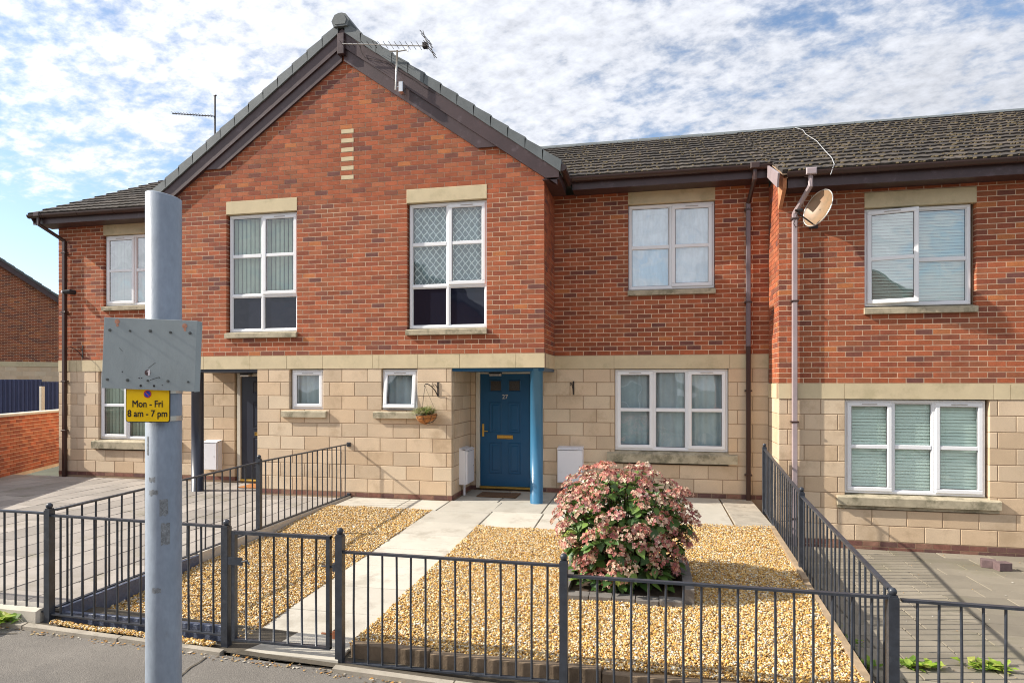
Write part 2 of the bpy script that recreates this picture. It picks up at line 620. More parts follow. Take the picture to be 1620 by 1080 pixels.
def geo_of(key):
    if key[0] == 'box':
        return box_geo(*[k / 1000 for k in key[1:4]])
    if key[0] == 'cbox':
        return cbox_geo(*[k / 1000 for k in key[1:4]])
    return tile_geo(*[k / 1000 for k in key[1:4]])


def shared_mesh(key, color, m, name):
    k = (key, color, m.name)
    if k not in MESHKEY:
        vs, fs = geo_of(key)
        me = bpy.data.meshes.new(name)
        me.from_pydata(vs, [], fs)
        at = me.color_attributes.new('Col', 'FLOAT_COLOR', 'POINT')
        at.data.foreach_set('color', np.array([(*color, 1)] * len(vs), dtype=np.float32).ravel())
        me.materials.append(m)
        MESHKEY[k] = me
    return MESHKEY[k]


def emit(pieces, name, m, parent, limit=300, stuffname=None, seen=None):
    """pieces: (key, color, Matrix world). The ones that show largest become parts, the rest one stuff part."""
    org = world_origin(parent)
    c, s = math.cos(YAW), math.sin(YAW)

    def score(p):
        t = p[2].to_translation()
        w, h = p[0][1] / 1000, p[0][2] / 1000
        ctr = p[2] @ Vector((w / 2, 0, h / 2))
        d = ctr - CAM
        zc = -s * d.x + c * d.y
        if zc < 0.5:
            return 0
        u = (c * d.x + s * d.y) / zc
        v = (d.z / zc) * 1001
        if abs(u) > 0.80 or v > 600 or v < -470:
            return 0
        nrm = -(p[2].to_3x3() @ Vector((0, 1, 0))) if p[0][0] != 'tile' else (p[2].to_3x3() @ Vector((0, 0, 1)))
        f = max(0.0, -nrm.dot(d.normalized()))
        if seen is not None and not seen(ctr):
            return 0
        return w * h * f / (zc * zc)
    order = sorted(range(len(pieces)), key=lambda i: -score(pieces[i]))
    for i in order[:limit]:
        key, color, M = pieces[i]
        o = bpy.data.objects.new(name, shared_mesh(key, color, m, name))
        COL.objects.link(o)
        o.parent = parent
        MM = M.copy()
        MM.translation = M.translation - org
        o.matrix_local = MM
    rest = order[limit:]
    if rest:
        V, F, Cc = [], [], []
        n = 0
        for i in rest:
            key, color, M = pieces[i]
            vs, fs = geo_of(key)
            V.extend([tuple(M @ Vector(p) - org) for p in vs])
            F.extend([tuple(a + n for a in f) for f in fs])
            Cc.extend([(*color, 1)] * len(vs))
            n += len(vs)
        me = bpy.data.meshes.new(stuffname or name + '_work')
        me.from_pydata(V, [], F)
        at = me.color_attributes.new('Col', 'FLOAT_COLOR', 'POINT')
        at.data.foreach_set('color', np.array(Cc, dtype=np.float32).ravel())
        me.materials.append(m)
        o = bpy.data.objects.new(stuffname or name + '_work', me)
        COL.objects.link(o)
        o.parent = parent
        o['kind'] = 'stuff'


def q(v, k=1.0):
    return tuple(round(x * k, 4) for x in v)


BRICKS = [q((0.375, 0.099, 0.040), k) for k in (0.72, 0.84, 0.92, 1.0, 1.10)] + \
         [q((0.37, 0.115, 0.050), k) for k in (0.80, 0.95, 1.08)] + \
         [q((0.28, 0.074, 0.036), k) for k in (0.85, 1.0)] + \
         [(0.19, 0.062, 0.040), (0.165, 0.060, 0.046), (0.22, 0.07, 0.04), (0.45, 0.15, 0.05)]
BW = [9, 12, 13, 12, 7, 10, 10, 6, 7, 6, 4, 3, 5, 3]
BLOCKS = [q((0.64, 0.495, 0.345), k) for k in (0.86, 0.92, 0.97, 1.0, 1.04)] + [q((0.64, 0.475, 0.315), k) for k in (0.88, 0.97)] + [(0.65, 0.52, 0.37)]
TILES = [q((0.066, 0.052, 0.041), k) for k in (0.6, 0.8, 1.0, 1.3)] + [(0.04, 0.032, 0.028)]
SLABS = [q((0.50, 0.465, 0.395), k) for k in (0.86, 0.94, 1.0, 1.06)]
YARDS = [q((0.34, 0.305, 0.27), k) for k in (0.78, 0.86, 0.93, 1.0, 1.08)]


def brick_color():
    return random.choices(BRICKS, BW)[0]


def courses(O, U, IN, u0, u1, z0, nc, ch, L, openings=(), depth=0.1, gap=0.011, clip=None, kind='box', pal=None, jit=0.0009, shift=0.0, minw=0.03, par=0):
    """stretcher bond on a wall plane. O origin, U unit along, IN unit into the wall. openings: (a,b,z0,z1)"""
    out = []
    O, U, IN = Vector(O), Vector(U), Vector(IN)
    rot = Matrix((U, IN, Vector((0, 0, 1)))).transposed()
    for i in range(nc):
        za, zb = z0 + i * ch, z0 + (i + 1) * ch
        zm = (za + zb) / 2
        iv = [(u0, u1)]
        if clip:
            a, b = clip(zb)
            iv = [(max(u0, a), min(u1, b))]
        for (a, b, c, d) in openings:
            if c - 1e-4 < zm < d + 1e-4:
                nv = []
                for (s, e) in iv:
                    if b <= s or a >= e:
                        nv.append((s, e))
                    else:
                        if a > s:
                            nv.append((s, a))
                        if b < e:
                            nv.append((b, e))
                iv = nv
        ph = ((i + par) % 2) * L / 2 + shift
        for (s, e) in iv:
            if e - s < minw:
                continue
            k = math.floor((s - u0 - ph) / L)
            carry, done = None, -1e9
            while True:
                ga, gb = u0 + ph + k * L, u0 + ph + (k + 1) * L
                k += 1
                if ga >= e:
                    break
                a, b = max(ga, s), min(gb, e)
                if b <= a:
                    continue
                if 0 < e - b < 0.055:
                    b = e
                if b - a < 0.055 and e - b > 0.055:
                    carry = a
                    continue
                if carry is not None:
                    a, carry = carry, None
                if a < done - 1e-6:
                    continue
                done = b
                a2 = a + (gap / 2 if a > s + 1e-6 else -0.002 if s > u0 + 1e-6 else 0)
                b2 = b - (gap / 2 if b < e - 1e-6 else -0.002 if e < u1 - 1e-6 else 0)
                w, h = b2 - a2, ch - gap
                if w < 0.015:
                    continue
                pos = O + U * a2 + IN * random.uniform(-jit, jit) + Vector((0, 0, za + gap / 2))
                M = Matrix.Translation(pos) @ rot.to_4x4()
                col = brick_color() if pal is None else random.choice(pal)
                out.append(((kind, round(w * 1000), round(h * 1000), round(depth * 1000)), col, M))
    return out


def core_cells(mb, O, U, IN, u0, u1, z0, z1, openings, inset=0.0022, depth=0.24):
    """mortar wall behind the pieces, cut around openings"""
    O, U, IN = Vector(O), Vector(U), Vector(IN)
    us = sorted({u0, u1} | {x for o in openings for x in o[:2] if u0 < x < u1})
    zs = sorted({z0, z1} | {x for o in openings for x in o[2:] if z0 < x < z1})
    for a, b in zip(us, us[1:]):
        run = None
        for c, d in zip(zs, zs[1:]):
            um, zm = (a + b) / 2, (c + d) / 2
            hole = any(o[0] < um < o[1] and o[2] < zm < o[3] for o in openings)
            if hole:
                if run:
                    mb.obox(O + U * a + IN * inset + Vector((0, 0, run[0])), U * (b - a), IN * depth, Vector((0, 0, run[1] - run[0])))
                run = None
            else:
                run = (run[0] if run else c, d)
        if run:
            mb.obox(O + U * a + IN * inset + Vector((0, 0, run[0])), U * (b - a), IN * depth, Vector((0, 0, run[1] - run[0])))
    return mb


# ------------------------------------------------------------------ windows
def fill_blind(kind, sub, x0, x1, z0, z1, y, parent):
    mb = MB()
    if kind == 'vertical':
        x = x0
        i = 0
        while x < x1:
            a = 0.50 + 0.12 * math.sin(i * 1.7)
            mb.obox(Vector((x, y, z0)), Vector((0.054 * math.cos(a), 0.054 * math.sin(a), 0)), Vector((-0.001, 0.002, 0)), Vector((0, 0, z1 - z0)))
            x += 0.080
            i += 1
        mb.build('blind', mBlind, parent)
    elif kind == 'venetian':
        z = z0 + 0.01
        while z < z1:
            mb.obox(Vector((x0, y, z)), Vector((x1 - x0, 0, 0)), Vector((0, 0.012, 0.041)), Vector((0, 0.001, 0.0015)))
            z += 0.046
        mb.tube([(x0 + (x1 - x0) * 0.25, y - 0.004, z0), (x0 + (x1 - x0) * 0.25, y - 0.004, z1)], 0.0015, 4)
        mb.tube([(x0 + (x1 - x0) * 0.75, y - 0.004, z0), (x0 + (x1 - x0) * 0.75, y - 0.004, z1)], 0.0015, 4)
        mb.build('blind', mSlat, parent)
    elif kind in ('curtain', 'lattice', 'net'):
        n = int((x1 - x0) / 0.02)
        vs, fs = [], []
        for i in range(n + 1):
            x = x0 + (x1 - x0) * i / n
            amp = 0.018 if kind != 'net' else 0.006
            yy = y + amp * math.sin(x * 46 + 1.5 * math.sin(x * 9)) + amp * 0.5 * math.sin(x * 17)
            vs += [(x, yy, z0), (x, yy + 0.004, z1)]
        fs = [(2 * i, 2 * i + 2, 2 * i + 3, 2 * i + 1) for i in range(n)]
        mb.add(vs, fs)
        mb.build('curtain', {'curtain': mCurtain, 'lattice': mLattice, 'net': mNet}[kind], parent, smooth=True)


def room_box(x0, x1, y0, z0, z1, parent, d=1.4):
    mb = MB()
    e = 0.25
    x0, x1, z0, z1 = x0 - e, x1 + e, z0 - e, z1 + e
    y1 = y0 + d
    vs = [(x0, y0, z0), (x1, y0, z0), (x1, y1, z0), (x0, y1, z0), (x0, y0, z1), (x1, y0, z1), (x1, y1, z1), (x0, y1, z1)]
    mb.add(vs, [(0, 1, 2, 3), (7, 6, 5, 4), (1, 5, 6, 2), (2, 6, 7, 3), (3, 7, 4, 0)])
    return mb.build('room_lining', mRoom, parent)


def ring(mb, x0, x1, z0, z1, y0, y1, t, tb=None, c=0.008):
    tb = tb or t
    mb.cbox(x0, x1, y0, y1, z1 - t, z1, c)
    mb.cbox(x0, x1, y0, y1, z0, z0 + tb, c)
    mb.cbox(x0, x0 + t, y0 + 0.0004, y1, z0 + tb - 0.006, z1 - t + 0.006, c)
    mb.cbox(x1 - t, x1, y0 + 0.0004, y1, z0 + tb - 0.006, z1 - t + 0.006, c)


def window(root, x0, x1, z0, z1, wy, cells, blind, label=None, recess=0.06, ft=0.045):
    """cells: (fx0, fx1, fz0, fz1, kind, [transom fractions], glass, open) ; fractions of the inside of the outer frame"""
    y = wy + recess
    fr = MB()
    ring(fr, x0, x1, z0, z1, y, y + 0.07, ft, ft)
    X0, X1, Z0, Z1 = x0 + ft, x1 - ft, z0 + ft, z1 - ft
    W, H = X1 - X0, Z1 - Z0
    mt = 0.045
    xs = sorted({c[0] for c in cells if c[0] > 0.001})
    for f in xs:
        cs = [c for c in cells if abs(c[0] - f) < 1e-3]
        za, zb = min(c[2] for c in cs), max(c[3] for c in cs)
        fr.cbox(X0 + f * W - mt / 2, X0 + f * W + mt / 2, y + 0.0008, y + 0.068, Z0 + za * H - 0.002, Z0 + zb * H + 0.002)
    zs = sorted({c[2] for c in cells if c[2] > 0.001})
    for f in zs:
        fr.cbox(X0 - 0.004, X1 + 0.004, y + 0.0012, y + 0.067, Z0 + f * H - mt / 2, Z0 + f * H + mt / 2)
    win = fr.build('window', mUPVC, root)
    if label:
        win['label'] = label
    for c in cells:
        fx0, fx1, fz0, fz1, kind, trans, glass, opn = c
        a = X0 + fx0 * W + (mt / 2 if fx0 > 0.001 else 0)
        b = X0 + fx1 * W - (mt / 2 if fx1 < 0.999 else 0)
        lo = Z0 + fz0 * H + (mt / 2 if fz0 > 0.001 else 0)
        hi = Z0 + fz1 * H - (mt / 2 if fz1 < 0.999 else 0)
        T = None
        if opn:
            ax, ang = opn
            if ax == 'left':
                piv = Vector((a, y - 0.02, 0))
                T = Matrix.Translation(piv) @ Matrix.Rotation(-ang, 4, 'Z') @ Matrix.Translation(-piv)
            else:
                piv = Vector((0, y - 0.02, hi))
                T = Matrix.Translation(piv) @ Matrix.Rotation(-ang, 4, 'X') @ Matrix.Translation(-piv)

        def fin(mb, nm, m, par):
            if T is not None:
                mb.v = [tuple(T @ Vector(p)) for p in mb.v]
            return mb.build(nm, m, par)
        if kind == 'S':
            sb = MB()
            e = 0.012
            sx0, sx1, sz0, sz1 = a - e, b + e, lo - e, hi + e
            st = 0.062
            ring(sb, sx0, sx1, sz0, sz1, y - 0.018, y + 0.04, st, st, 0.01)
            ga, gb, gl, gh = sx0 + st, sx1 - st, sz0 + st, sz1 - st
            yp = y + 0.004
            for t in trans:
                zt = gl + t * (gh - gl)
                sb.cbox(ga - 0.004, gb + 0.004, y - 0.012, y + 0.03, zt - 0.027, zt + 0.027, 0.006)
            so = fin(sb, 'sash', mUPVC, win)
            v = MB()
            vw = min(0.2, (gb - ga) * 0.55)
            xm = (ga + gb) / 2
            v.cbox(xm - vw / 2, xm + vw / 2, y - 0.028, y - 0.016, gh + 0.028, gh + 0.040, 0.003)
            fin(v, 'trickle_vent', mMetalVent, win)
        else:
            bead = MB()
            ring(bead, a - 0.002, b + 0.002, lo - 0.002, hi + 0.002, y + 0.012, y + 0.05, 0.016, 0.016, 0.006)
            ga, gb, gl, gh = a + 0.014, b - 0.014, lo + 0.014, hi - 0.014
            yp = y + 0.03
            for t in trans:
                zt = gl + t * (gh - gl)
                bead.cbox(ga - 0.004, gb + 0.004, y + 0.006, y + 0.05, zt - 0.03, zt + 0.03, 0.006)
            fin(bead, 'glazing_bead', mUPVC, win)
        gz = [0] + list(trans) + [1]
        gk = MB()
        ring(gk, ga - 0.002, gb + 0.002, gl - 0.002, gh + 0.002, yp - 0.003, yp + 0.01, 0.008, 0.008, 0.001)
        fin(gk, 'gasket', mRubber, win)
        for t0, t1 in zip(gz, gz[1:]):
            za, zb = gl + t0 * (gh - gl), gl + t1 * (gh - gl)
            pm = MB()
            tilt = random.uniform(-0.0015, 0.0015)
            pm.add([(ga, yp, za), (gb, yp + tilt, za), (gb, yp + tilt, zb), (ga, yp, zb),
                    (ga, yp + 0.006, za), (gb, yp + 0.006 + tilt, za), (gb, yp + 0.006 + tilt, zb), (ga, yp + 0.006, zb)],
                   [(0, 1, 2, 3)] if glass != 'spandrel' else [(0, 1, 2, 3), (7, 6, 5, 4)])
            fin(pm, 'pane', {'': mGlass, 'hi': mGlassHi, 'spandrel': mSpandrel}[glass], win)
    if blind:
        kind, bz0, yoff = blind
        fill_blind(kind, None, x0 + 0.03, x1 - 0.03, Z0 + bz0 * H, z1 - 0.02, y + yoff, win)
    room_box(x0, x1, y + 0.135, z0, z1, win)
    return win


mMetalVent = mat('vent_grey', (0.45, 0.42, 0.40), 0.5, 0)


def sill(root, x0, x1, zt, zb, wy, proj=0.055, corbel=False):
    mb = MB()
    h = zt - zb
    prof = [(-proj, 0), (-proj, h * 0.68), (-proj + 0.012, h * 0.74), (0.12, h), (0.12, 0)]
    mb.prism(prof, (x0, wy, zb), (0, 1, 0), (0, 0, 1), (x1 - x0, 0, 0))
    if corbel:
        mb.box(x0 + 0.01, x1 - 0.01, wy - 0.018, wy + 0.1, zb - 0.05, zb + 0.002)
    o = mb.build('window_sill', mSill, root)
    return fix_normals(o)


def lintel(root, x0, x1, z0, z1, wy):
    mb = MB()
    mb.cbox(x0, x1, wy - 0.006, wy + 0.15, z0, z1, 0.004)
    return mb.build('lintel', mStone, root)

# ================================================================== SETTING: ground
GY, RY, BY = 0.0, 1.1, 0.30             # wall planes: gable, recessed wall, right-hand house
XA, XL, XR, XB, XEND = -11.78, -8.225, -1.555, 1.88, 9.0
APX = -4.89
YB = -0.10                               # front of the verge tiles
SB, ST, CH, CHU = 2.10, 2.325, 0.225, 0.0757
FY = -5.29                               # line of the front railings
SBB, STB = 1.635, 1.86                   # string course of the right-hand house


def zwalk(x):
    return -0.215 - 0.032 * (max(-14, min(14, x)) + 2.2)


def zgarden(y):
    return min(0.0, 0.034 * (y + 0.3))


def zyard(y):
    return -0.505 + 0.022 * (BY - y)


def sheet(name, m, xs, ys, zf, kind='structure'):
    vs = [(x, y, zf(x, y)) for y in ys for x in xs]
    n = len(xs)
    fs = [(j * n + i, j * n + i + 1, (j + 1) * n + i + 1, (j + 1) * n + i) for j in range(len(ys) - 1) for i in range(n - 1)]
    mb = MB()
    mb.add(vs, fs)
    o = mb.build(name, m)
    o['kind'] = kind
    return o


def frange(a, b, n):
    return [a + (b - a) * i / n for i in range(n + 1)]


sheet('ground', mGrass, [-400, -30, 30, 400], [-400, -30, 30, 400], lambda x, y: -1.25)
def zwy(x, y):
    return zwalk(x) + 0.012 * (y - FY) + 0.004 * math.sin(x * 1.7 + y) * math.cos(y * 2.3)


sheet('pavement', mAsphalt, frange(-30, 30, 120), frange(-7.75, -5.40, 6), zwy)
sheet('road', mAsphalt, frange(-40, 40, 40), frange(-14.5, -7.9, 4), lambda x, y: zwalk(x) - 0.16)
sheet('far_pavement', mAsphalt, frange(-40, 40, 40), frange(-17, -14.6, 2), lambda x, y: zwalk(x) - 0.03)
mb = MB()
for i in range(60):
    x = -27 + i * 0.915
    mb.cbox(x, x + 0.905, -7.9, -7.75, zwalk(x) - 0.3, zwalk(x) - 0.035, 0.01)
k_ = mb.build('kerb', mConcrete)
k_['kind'] = 'structure'

# edging strip between pavement and gardens (threshold of the gate apart)
ed = thing('edging_strip', 'narrow weathered concrete edging between asphalt pavement and front railings', 'edging', (-2, FY - 0.1, -0.2))
x = -9.5
while x < 5.5:
    L_ = 0.91
    if not (-3.3 < x + L_ / 2 < -2.2):
        mb = MB()
        xa, xb = x, x + L_ - 0.012
        z0, z1 = zwalk(xa) + 0.028, zwalk(xb) + 0.028
        dy = random.uniform(-0.006, 0.006)
        vs = [(xa, FY - 0.13 + dy, z0 - 0.2), (xb, FY - 0.13 + dy, z1 - 0.2), (xb, FY - 0.075 + dy, z1 - 0.2), (xa, FY - 0.075 + dy, z0 - 0.2),
              (xa, FY - 0.13 + dy, z0 + random.uniform(-.006, .006)), (xb, FY - 0.13 + dy, z1), (xb, FY - 0.075 + dy, z1 + .003), (xa, FY - 0.075 + dy, z0 + .003)]
        mb.add(vs, [(0, 3, 2, 1), (4, 5, 6, 7), (0, 1, 5, 4), (1, 2, 6, 5), (2, 3, 7, 6), (3, 0, 4, 7)])
        mb.build('edging_kerb', mConcrete, ed)
    x += L_

# bed under the gravel and slabs of the garden
sheet('garden_bed', mGravelBed, frange(-4.78, 1.46, 30), frange(-5.20, 1.0, 30), lambda x, y: zgarden(y) - 0.03)
# strip of loose ground under the front railings
sheet('border_soil', mJoint, frange(-9.5, 5.5, 40), [FY - 0.09, FY + 0.35], lambda x, y: zwalk(x) + (0.02 if x < 1.4 else -.02) + 0.05 * (y - FY))

# path and landing slabs
path = tag(bpy.data.objects.new('path', None), kind='structure')
COL.objects.link(path)


def slab(x0, x1, y0, y1, parent, zf, m, pal, name='paving_slab', t=0.05, gap=0.014, tilt=0.004, label=None):
    mb = MB()
    mb.col = random.choice(pal)
    dz = random.uniform(-tilt, tilt)
    x0, x1, y0, y1 = x0 + gap / 2, x1 - gap / 2, y0 + gap / 2, y1 - gap / 2
    c = 0.006
    z = [zf(x0, y0) + dz, zf(x1, y0) + dz * 0.5, zf(x1, y1) - dz, zf(x0, y1)]
    vs = [(x0, y0, z[0] - t), (x1, y0, z[1] - t), (x1, y1, z[2] - t), (x0, y1, z[3] - t),
          (x0, y0, z[0] - c), (x1, y0, z[1] - c), (x1, y1, z[2] - c), (x0, y1, z[3] - c),
          (x0 + c, y0 + c, z[0]), (x1 - c, y0 + c, z[1]), (x1 - c, y1 - c, z[2]), (x0 + c, y1 - c, z[3])]
    fs = [(8, 9, 10, 11)]
    for i in range(4):
        j = (i + 1) % 4
        fs += [(i, j, 4 + j, 4 + i), (4 + i, 4 + j, 8 + j, 8 + i)]
    mb.add(vs, fs)
    o = mb.build(name, m, parent)
    if label:
        o['label'] = label
    return o


zg = lambda x, y: zgarden(y)
PXA, PXB = -3.13, -2.22
sheet('path_bed', mJoint, [PXA + 0.003, PXB - 0.003], frange(-5.30, 0.4, 12), lambda x, y: zgarden(y) - 0.022)
sheet('landing_bed', mJoint, [PXB - 0.002, -0.722], frange(-1.438, 1.0, 6), lambda x, y: zgarden(y) - 0.0235)
y = -0.72
ys_path = [-0.72]
while y > -5.2:
    y -= 0.63
    ys_path.append(max(y, -5.33))
for a, b in zip(ys_path[1:], ys_path[:-1]):
    slab(PXA, PXB, a, b, path, zg, mSlab, SLABS)
for xa, xb in ((-4.72, -3.72), (-3.72, -3.06)):
    slab(xa, xb, -0.70, -0.02, path, zg, mSlab, SLABS)
slab(-3.06, PXB, -0.70, 0.02, path, zg, mSlab, SLABS)
for xa, xb in ((PXB, -1.46), (-1.46, -0.72)):
    slab(xa, xb, -1.44, -0.62, path, zg, mSlab, SLABS)
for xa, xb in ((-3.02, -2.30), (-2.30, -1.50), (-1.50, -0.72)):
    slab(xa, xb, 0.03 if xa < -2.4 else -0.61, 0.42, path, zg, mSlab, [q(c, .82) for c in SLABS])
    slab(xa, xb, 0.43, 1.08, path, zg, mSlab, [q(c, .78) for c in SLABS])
slab(-0.71, 0.2, -0.80, 0.62, path, zg, mSlab, SLABS)
slab(0.21, 1.12, -0.80, 0.62, path, zg, mSlab, SLABS)
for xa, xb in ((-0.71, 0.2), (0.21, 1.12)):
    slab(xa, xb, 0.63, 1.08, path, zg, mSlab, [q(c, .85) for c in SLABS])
slab(1.13, 1.62, -0.84, 1.08, path, lambda x, y: zgarden(y) + 0.004, mConcrete, [(1, 1, 1)], name='concrete_strip')
# threshold of the gate
slab(-3.22, -2.20, -5.44, -5.335, path, lambda x, y: -0.225 - 0.01 * x * 0, mConcrete, [(1, 1, 1)], name='threshold_stone')

# ------------------------------------------------------------------ gravel: every pebble real, one mass
def gravel(n, zfun, region, seedv, zoff=0.0, name='gravel'):
    g = np.random.default_rng(seedv)
    base = np.array([(1, 0, 0), (-1, 0, 0), (0, 1, 0), (0, -1, 0), (0, 0, 1), (0, 0, -1)], dtype=np.float32)
    faces = np.array([(0, 2, 4), (2, 1, 4), (1, 3, 4), (3, 0, 4), (2, 0, 5), (1, 2, 5), (3, 1, 5), (0, 3, 5)])
    pts = region(n, g)
    n = len(pts)
    z = np.array([zfun(x, y) for x, y in pts])
    size = g.uniform(0.005, 0.0112, n) * np.where(g.random(n) > 0.985, 2.0, 1.0)
    sc = np.stack([size * g.uniform(0.8, 1.5, n), size * g.uniform(0.7, 1.2, n), size * g.uniform(0.5, 0.9, n)], 1)
    V = base[None] * sc[:, None, :]
    V = V + g.normal(0, 0.0016, V.shape)
    # random rotation
    a, b, c = g.uniform(0, 6.28, n), g.normal(0, 0.45, n), g.normal(0, 0.45, n)
    ca, sa, cb, sb, cc, sc_ = np.cos(a), np.sin(a), np.cos(b), np.sin(b), np.cos(c), np.sin(c)
    X, Y, Z = V[..., 0], V[..., 1], V[..., 2]
    Y, Z = Y * cb[:, None] - Z * sb[:, None], Y * sb[:, None] + Z * cb[:, None]
    X, Z = X * cc[:, None] + Z * sc_[:, None], -X * sc_[:, None] + Z * cc[:, None]
    X, Y = X * ca[:, None] - Y * sa[:, None], X * sa[:, None] + Y * ca[:, None]
    und = 0.010 * np.sin(pts[:, 0] * 3.1) * np.cos(pts[:, 1] * 2.7) + 0.006 * np.sin(pts[:, 0] * 9 + pts[:, 1] * 7)
    zz = z + zoff + und + g.uniform(-0.010, 0.006, n)
    X += pts[:, 0:1]
    Y += pts[:, 1:2]
    Z = Z + zz[:, None]
    V = np.stack([X, Y, Z], 2).reshape(-1, 3).astype(np.float32)
    F = (faces[None] + (np.arange(n) * 6)[:, None, None]).reshape(-1, 3)
    pal = np.array([(0.72, 0.44, 0.12), (0.74, 0.50, 0.20), (0.82, 0.66, 0.38), (0.60, 0.33, 0.075), (0.86, 0.77, 0.58), (0.40, 0.20, 0.06), (0.46, 0.42, 0.37), (0.80, 0.76, 0.68), (0.22, 0.14, 0.08)])
    pr = np.array([0.2, 0.2, 0.16, 0.13, 0.11, 0.08, 0.045, 0.035, 0.04])
    ci = g.choice(len(pal), n, p=pr / pr.sum())
    colr = np.clip(pal[ci] * g.uniform(0.72, 1.04, (n, 1)), 0, 0.9)
    C4 = np.concatenate([np.repeat(colr, 6, 0), np.ones((n * 6, 1))], 1).astype(np.float32)
    me = bpy.data.meshes.new(name)
    me.vertices.add(len(V))
    me.vertices.foreach_set('co', V.ravel())
    me.loops.add(F.size)
    me.loops.foreach_set('vertex_index', F.ravel().astype(np.int32))
    me.polygons.add(len(F))
    me.polygons.foreach_set('loop_start', np.arange(0, F.size, 3, dtype=np.int32))
    me.polygons.foreach_set('loop_total', np.full(len(F), 3, dtype=np.int32))
    me.update(calc_edges=True)
    me.validate()
    at = me.color_attributes.new('Col', 'FLOAT_COLOR', 'POINT')
    at.data.foreach_set('color', C4.ravel())
    me.materials.append(mPebble)
    o = bpy.data.objects.new(name, me)
    COL.objects.link(o)
    o['kind'] = 'stuff'
    return o


def region_left(n, g):
    p = np.stack([g.uniform(-4.74, -3.12, n), g.uniform(-5.2, -0.70, n)], 1)
    return p


def region_right(n, g):
    # denser towards the front, where each pebble shows larger
    yy = -0.82 - (5.16 - 0.82) * g.random(n) ** 0.8
    p = np.stack([g.uniform(-2.215, 1.62, n), yy], 1)
    keep = ~((p[:, 0] < -0.72) & (p[:, 1] > -1.45))
    keep &= p[:, 0] < 1.40 + 0.034 * (p[:, 1] + 5.29)
    keep &= ~((np.abs(p[:, 0] + 0.22) < 0.52) & (np.abs(p[:, 1] + 3.35) < 0.5))
    return p[keep]


def region_kerb(n, g):
    p = np.stack([g.uniform(-4.75, -3.25, n), g.uniform(FY - 0.075, FY - 0.02, n)], 1)
    return p


gl = gravel(62000, lambda x, y: zgarden(y) + 0.006, region_left, 11)
gr_ = gravel(150000, lambda x, y: zgarden(y) + 0.006 + 0.045 * max(0, (-1.5 - y) / 3.7) * 1.0, region_right, 12)
gk_ = gravel(2600, lambda x, y: zwalk(x) + 0.045, region_kerb, 13)
# raised bed under the right gravel
sheet('gravel_bed', mGravelBed, frange(PXB + 0.004, 1.41, 20), frange(-5.17, -1.46, 24), lambda x, y: zgarden(y) - 0.010 + 0.045 * max(0, (-1.5 - y) / 3.7))

# ------------------------------------------------------------------ left yard and right yard
yardL = tag(bpy.data.objects.new('left_yard', None), kind='structure')
COL.objects.link(yardL)
mb = MB()
mb.box(-16, -4.84, -5.2, 1.08, -0.16, -0.052)
mb.build('yard_base', mJoint, yardL)
zl = lambda x, y: -0.028
row = 0
x = -4.86
while x > -13.2:
    wx = 0.44
    yy = -5.18 + (0.30 if row % 2 else 0)
    if row % 2:
        slab(x - wx, x, -5.18, -4.88, yardL, zl, mYard, YARDS, gap=0.010)
    while yy < 1.0:
        ye = min(yy + 0.6, 1.06)
        xx = x
        if yy < 1.0:
            slab(x - wx, x, yy, ye, yardL, zl, mYard, YARDS, gap=0.010, tilt=0.004)
        yy += 0.6
    x -= wx
    row += 1
yardR = tag(bpy.data.objects.new('right_yard', None), kind='structure')
COL.objects.link(yardR)
zr = lambda x, y: zyard(y)
sheet('yard_joints', mJoint, [1.70, 8.6], [-5.15, BY + 0.02], lambda x, y: zyard(y) - 0.016)
y = BY - 0.01
while y > -4.9:
    x = 1.72 + random.choice((0, 0.2, 0.35))
    xs_ = [1.72]
    while x < 8.4:
        xs_.append(x)
        x += 0.62
    xs_ = sorted(set(xs_)) + [8.4]
    for a, b in zip(xs_, xs_[1:]):
        if b - a > 0.05:
            slab(a, b, max(y - 0.30, -5.1), y, yardR, zr, mYard, [q((c[0], c[1] * .97, c[2] * .84), .70) for c in YARDS], gap=0.008, tilt=0.004)
    y -= 0.30


# ================================================================== HOUSE A: gabled house
HA = thing('terraced_house', 'red brick house with tall gable, blue front door and pale block ground floor', 'house', (APX, 0, 0))


def snap(z, base=ST, ch=CHU):
    return base + round((z - base) / ch) * ch


# --- upper openings
W1 = dict(x0=PX(357.8, 0), x1=PX(470.0, 0), top=snap(PZ(413, 317, 0)), bot=snap(PZ(413, 534, 0)))
W2 = dict(x0=PX(643.3, 0), x1=PX(770.3, 0), top=snap(PZ(706, 296, 0)), bot=snap(PZ(706, 529, 0)))
W5 = dict(x0=PX(993.5, RY), x1=PX(1131.5, RY), top=snap(PZ(1062, 298, RY)), bot=snap(PZ(1062, 469, RY)))
W7 = dict(x0=PX(163.3, RY), x1=PX(163.3, RY) + (PX(1131.5, RY) - PX(993.5, RY)), top=snap(PZ(163, 355, RY)), bot=snap(PZ(163, 494, RY)))
slope = 0.7075
ZT0 = 7.75                                # top of the tiles on the gable ridge


def ztile(x):
    return ZT0 - slope * abs(x - APX)


def gclip(z):
    r = (ZT0 - 0.21 - z) / slope
    return (APX - r, APX + r)


def op(w):
    return (w['x0'], w['x1'], w['bot'], w['top'])


pieces = []
stoneband = []
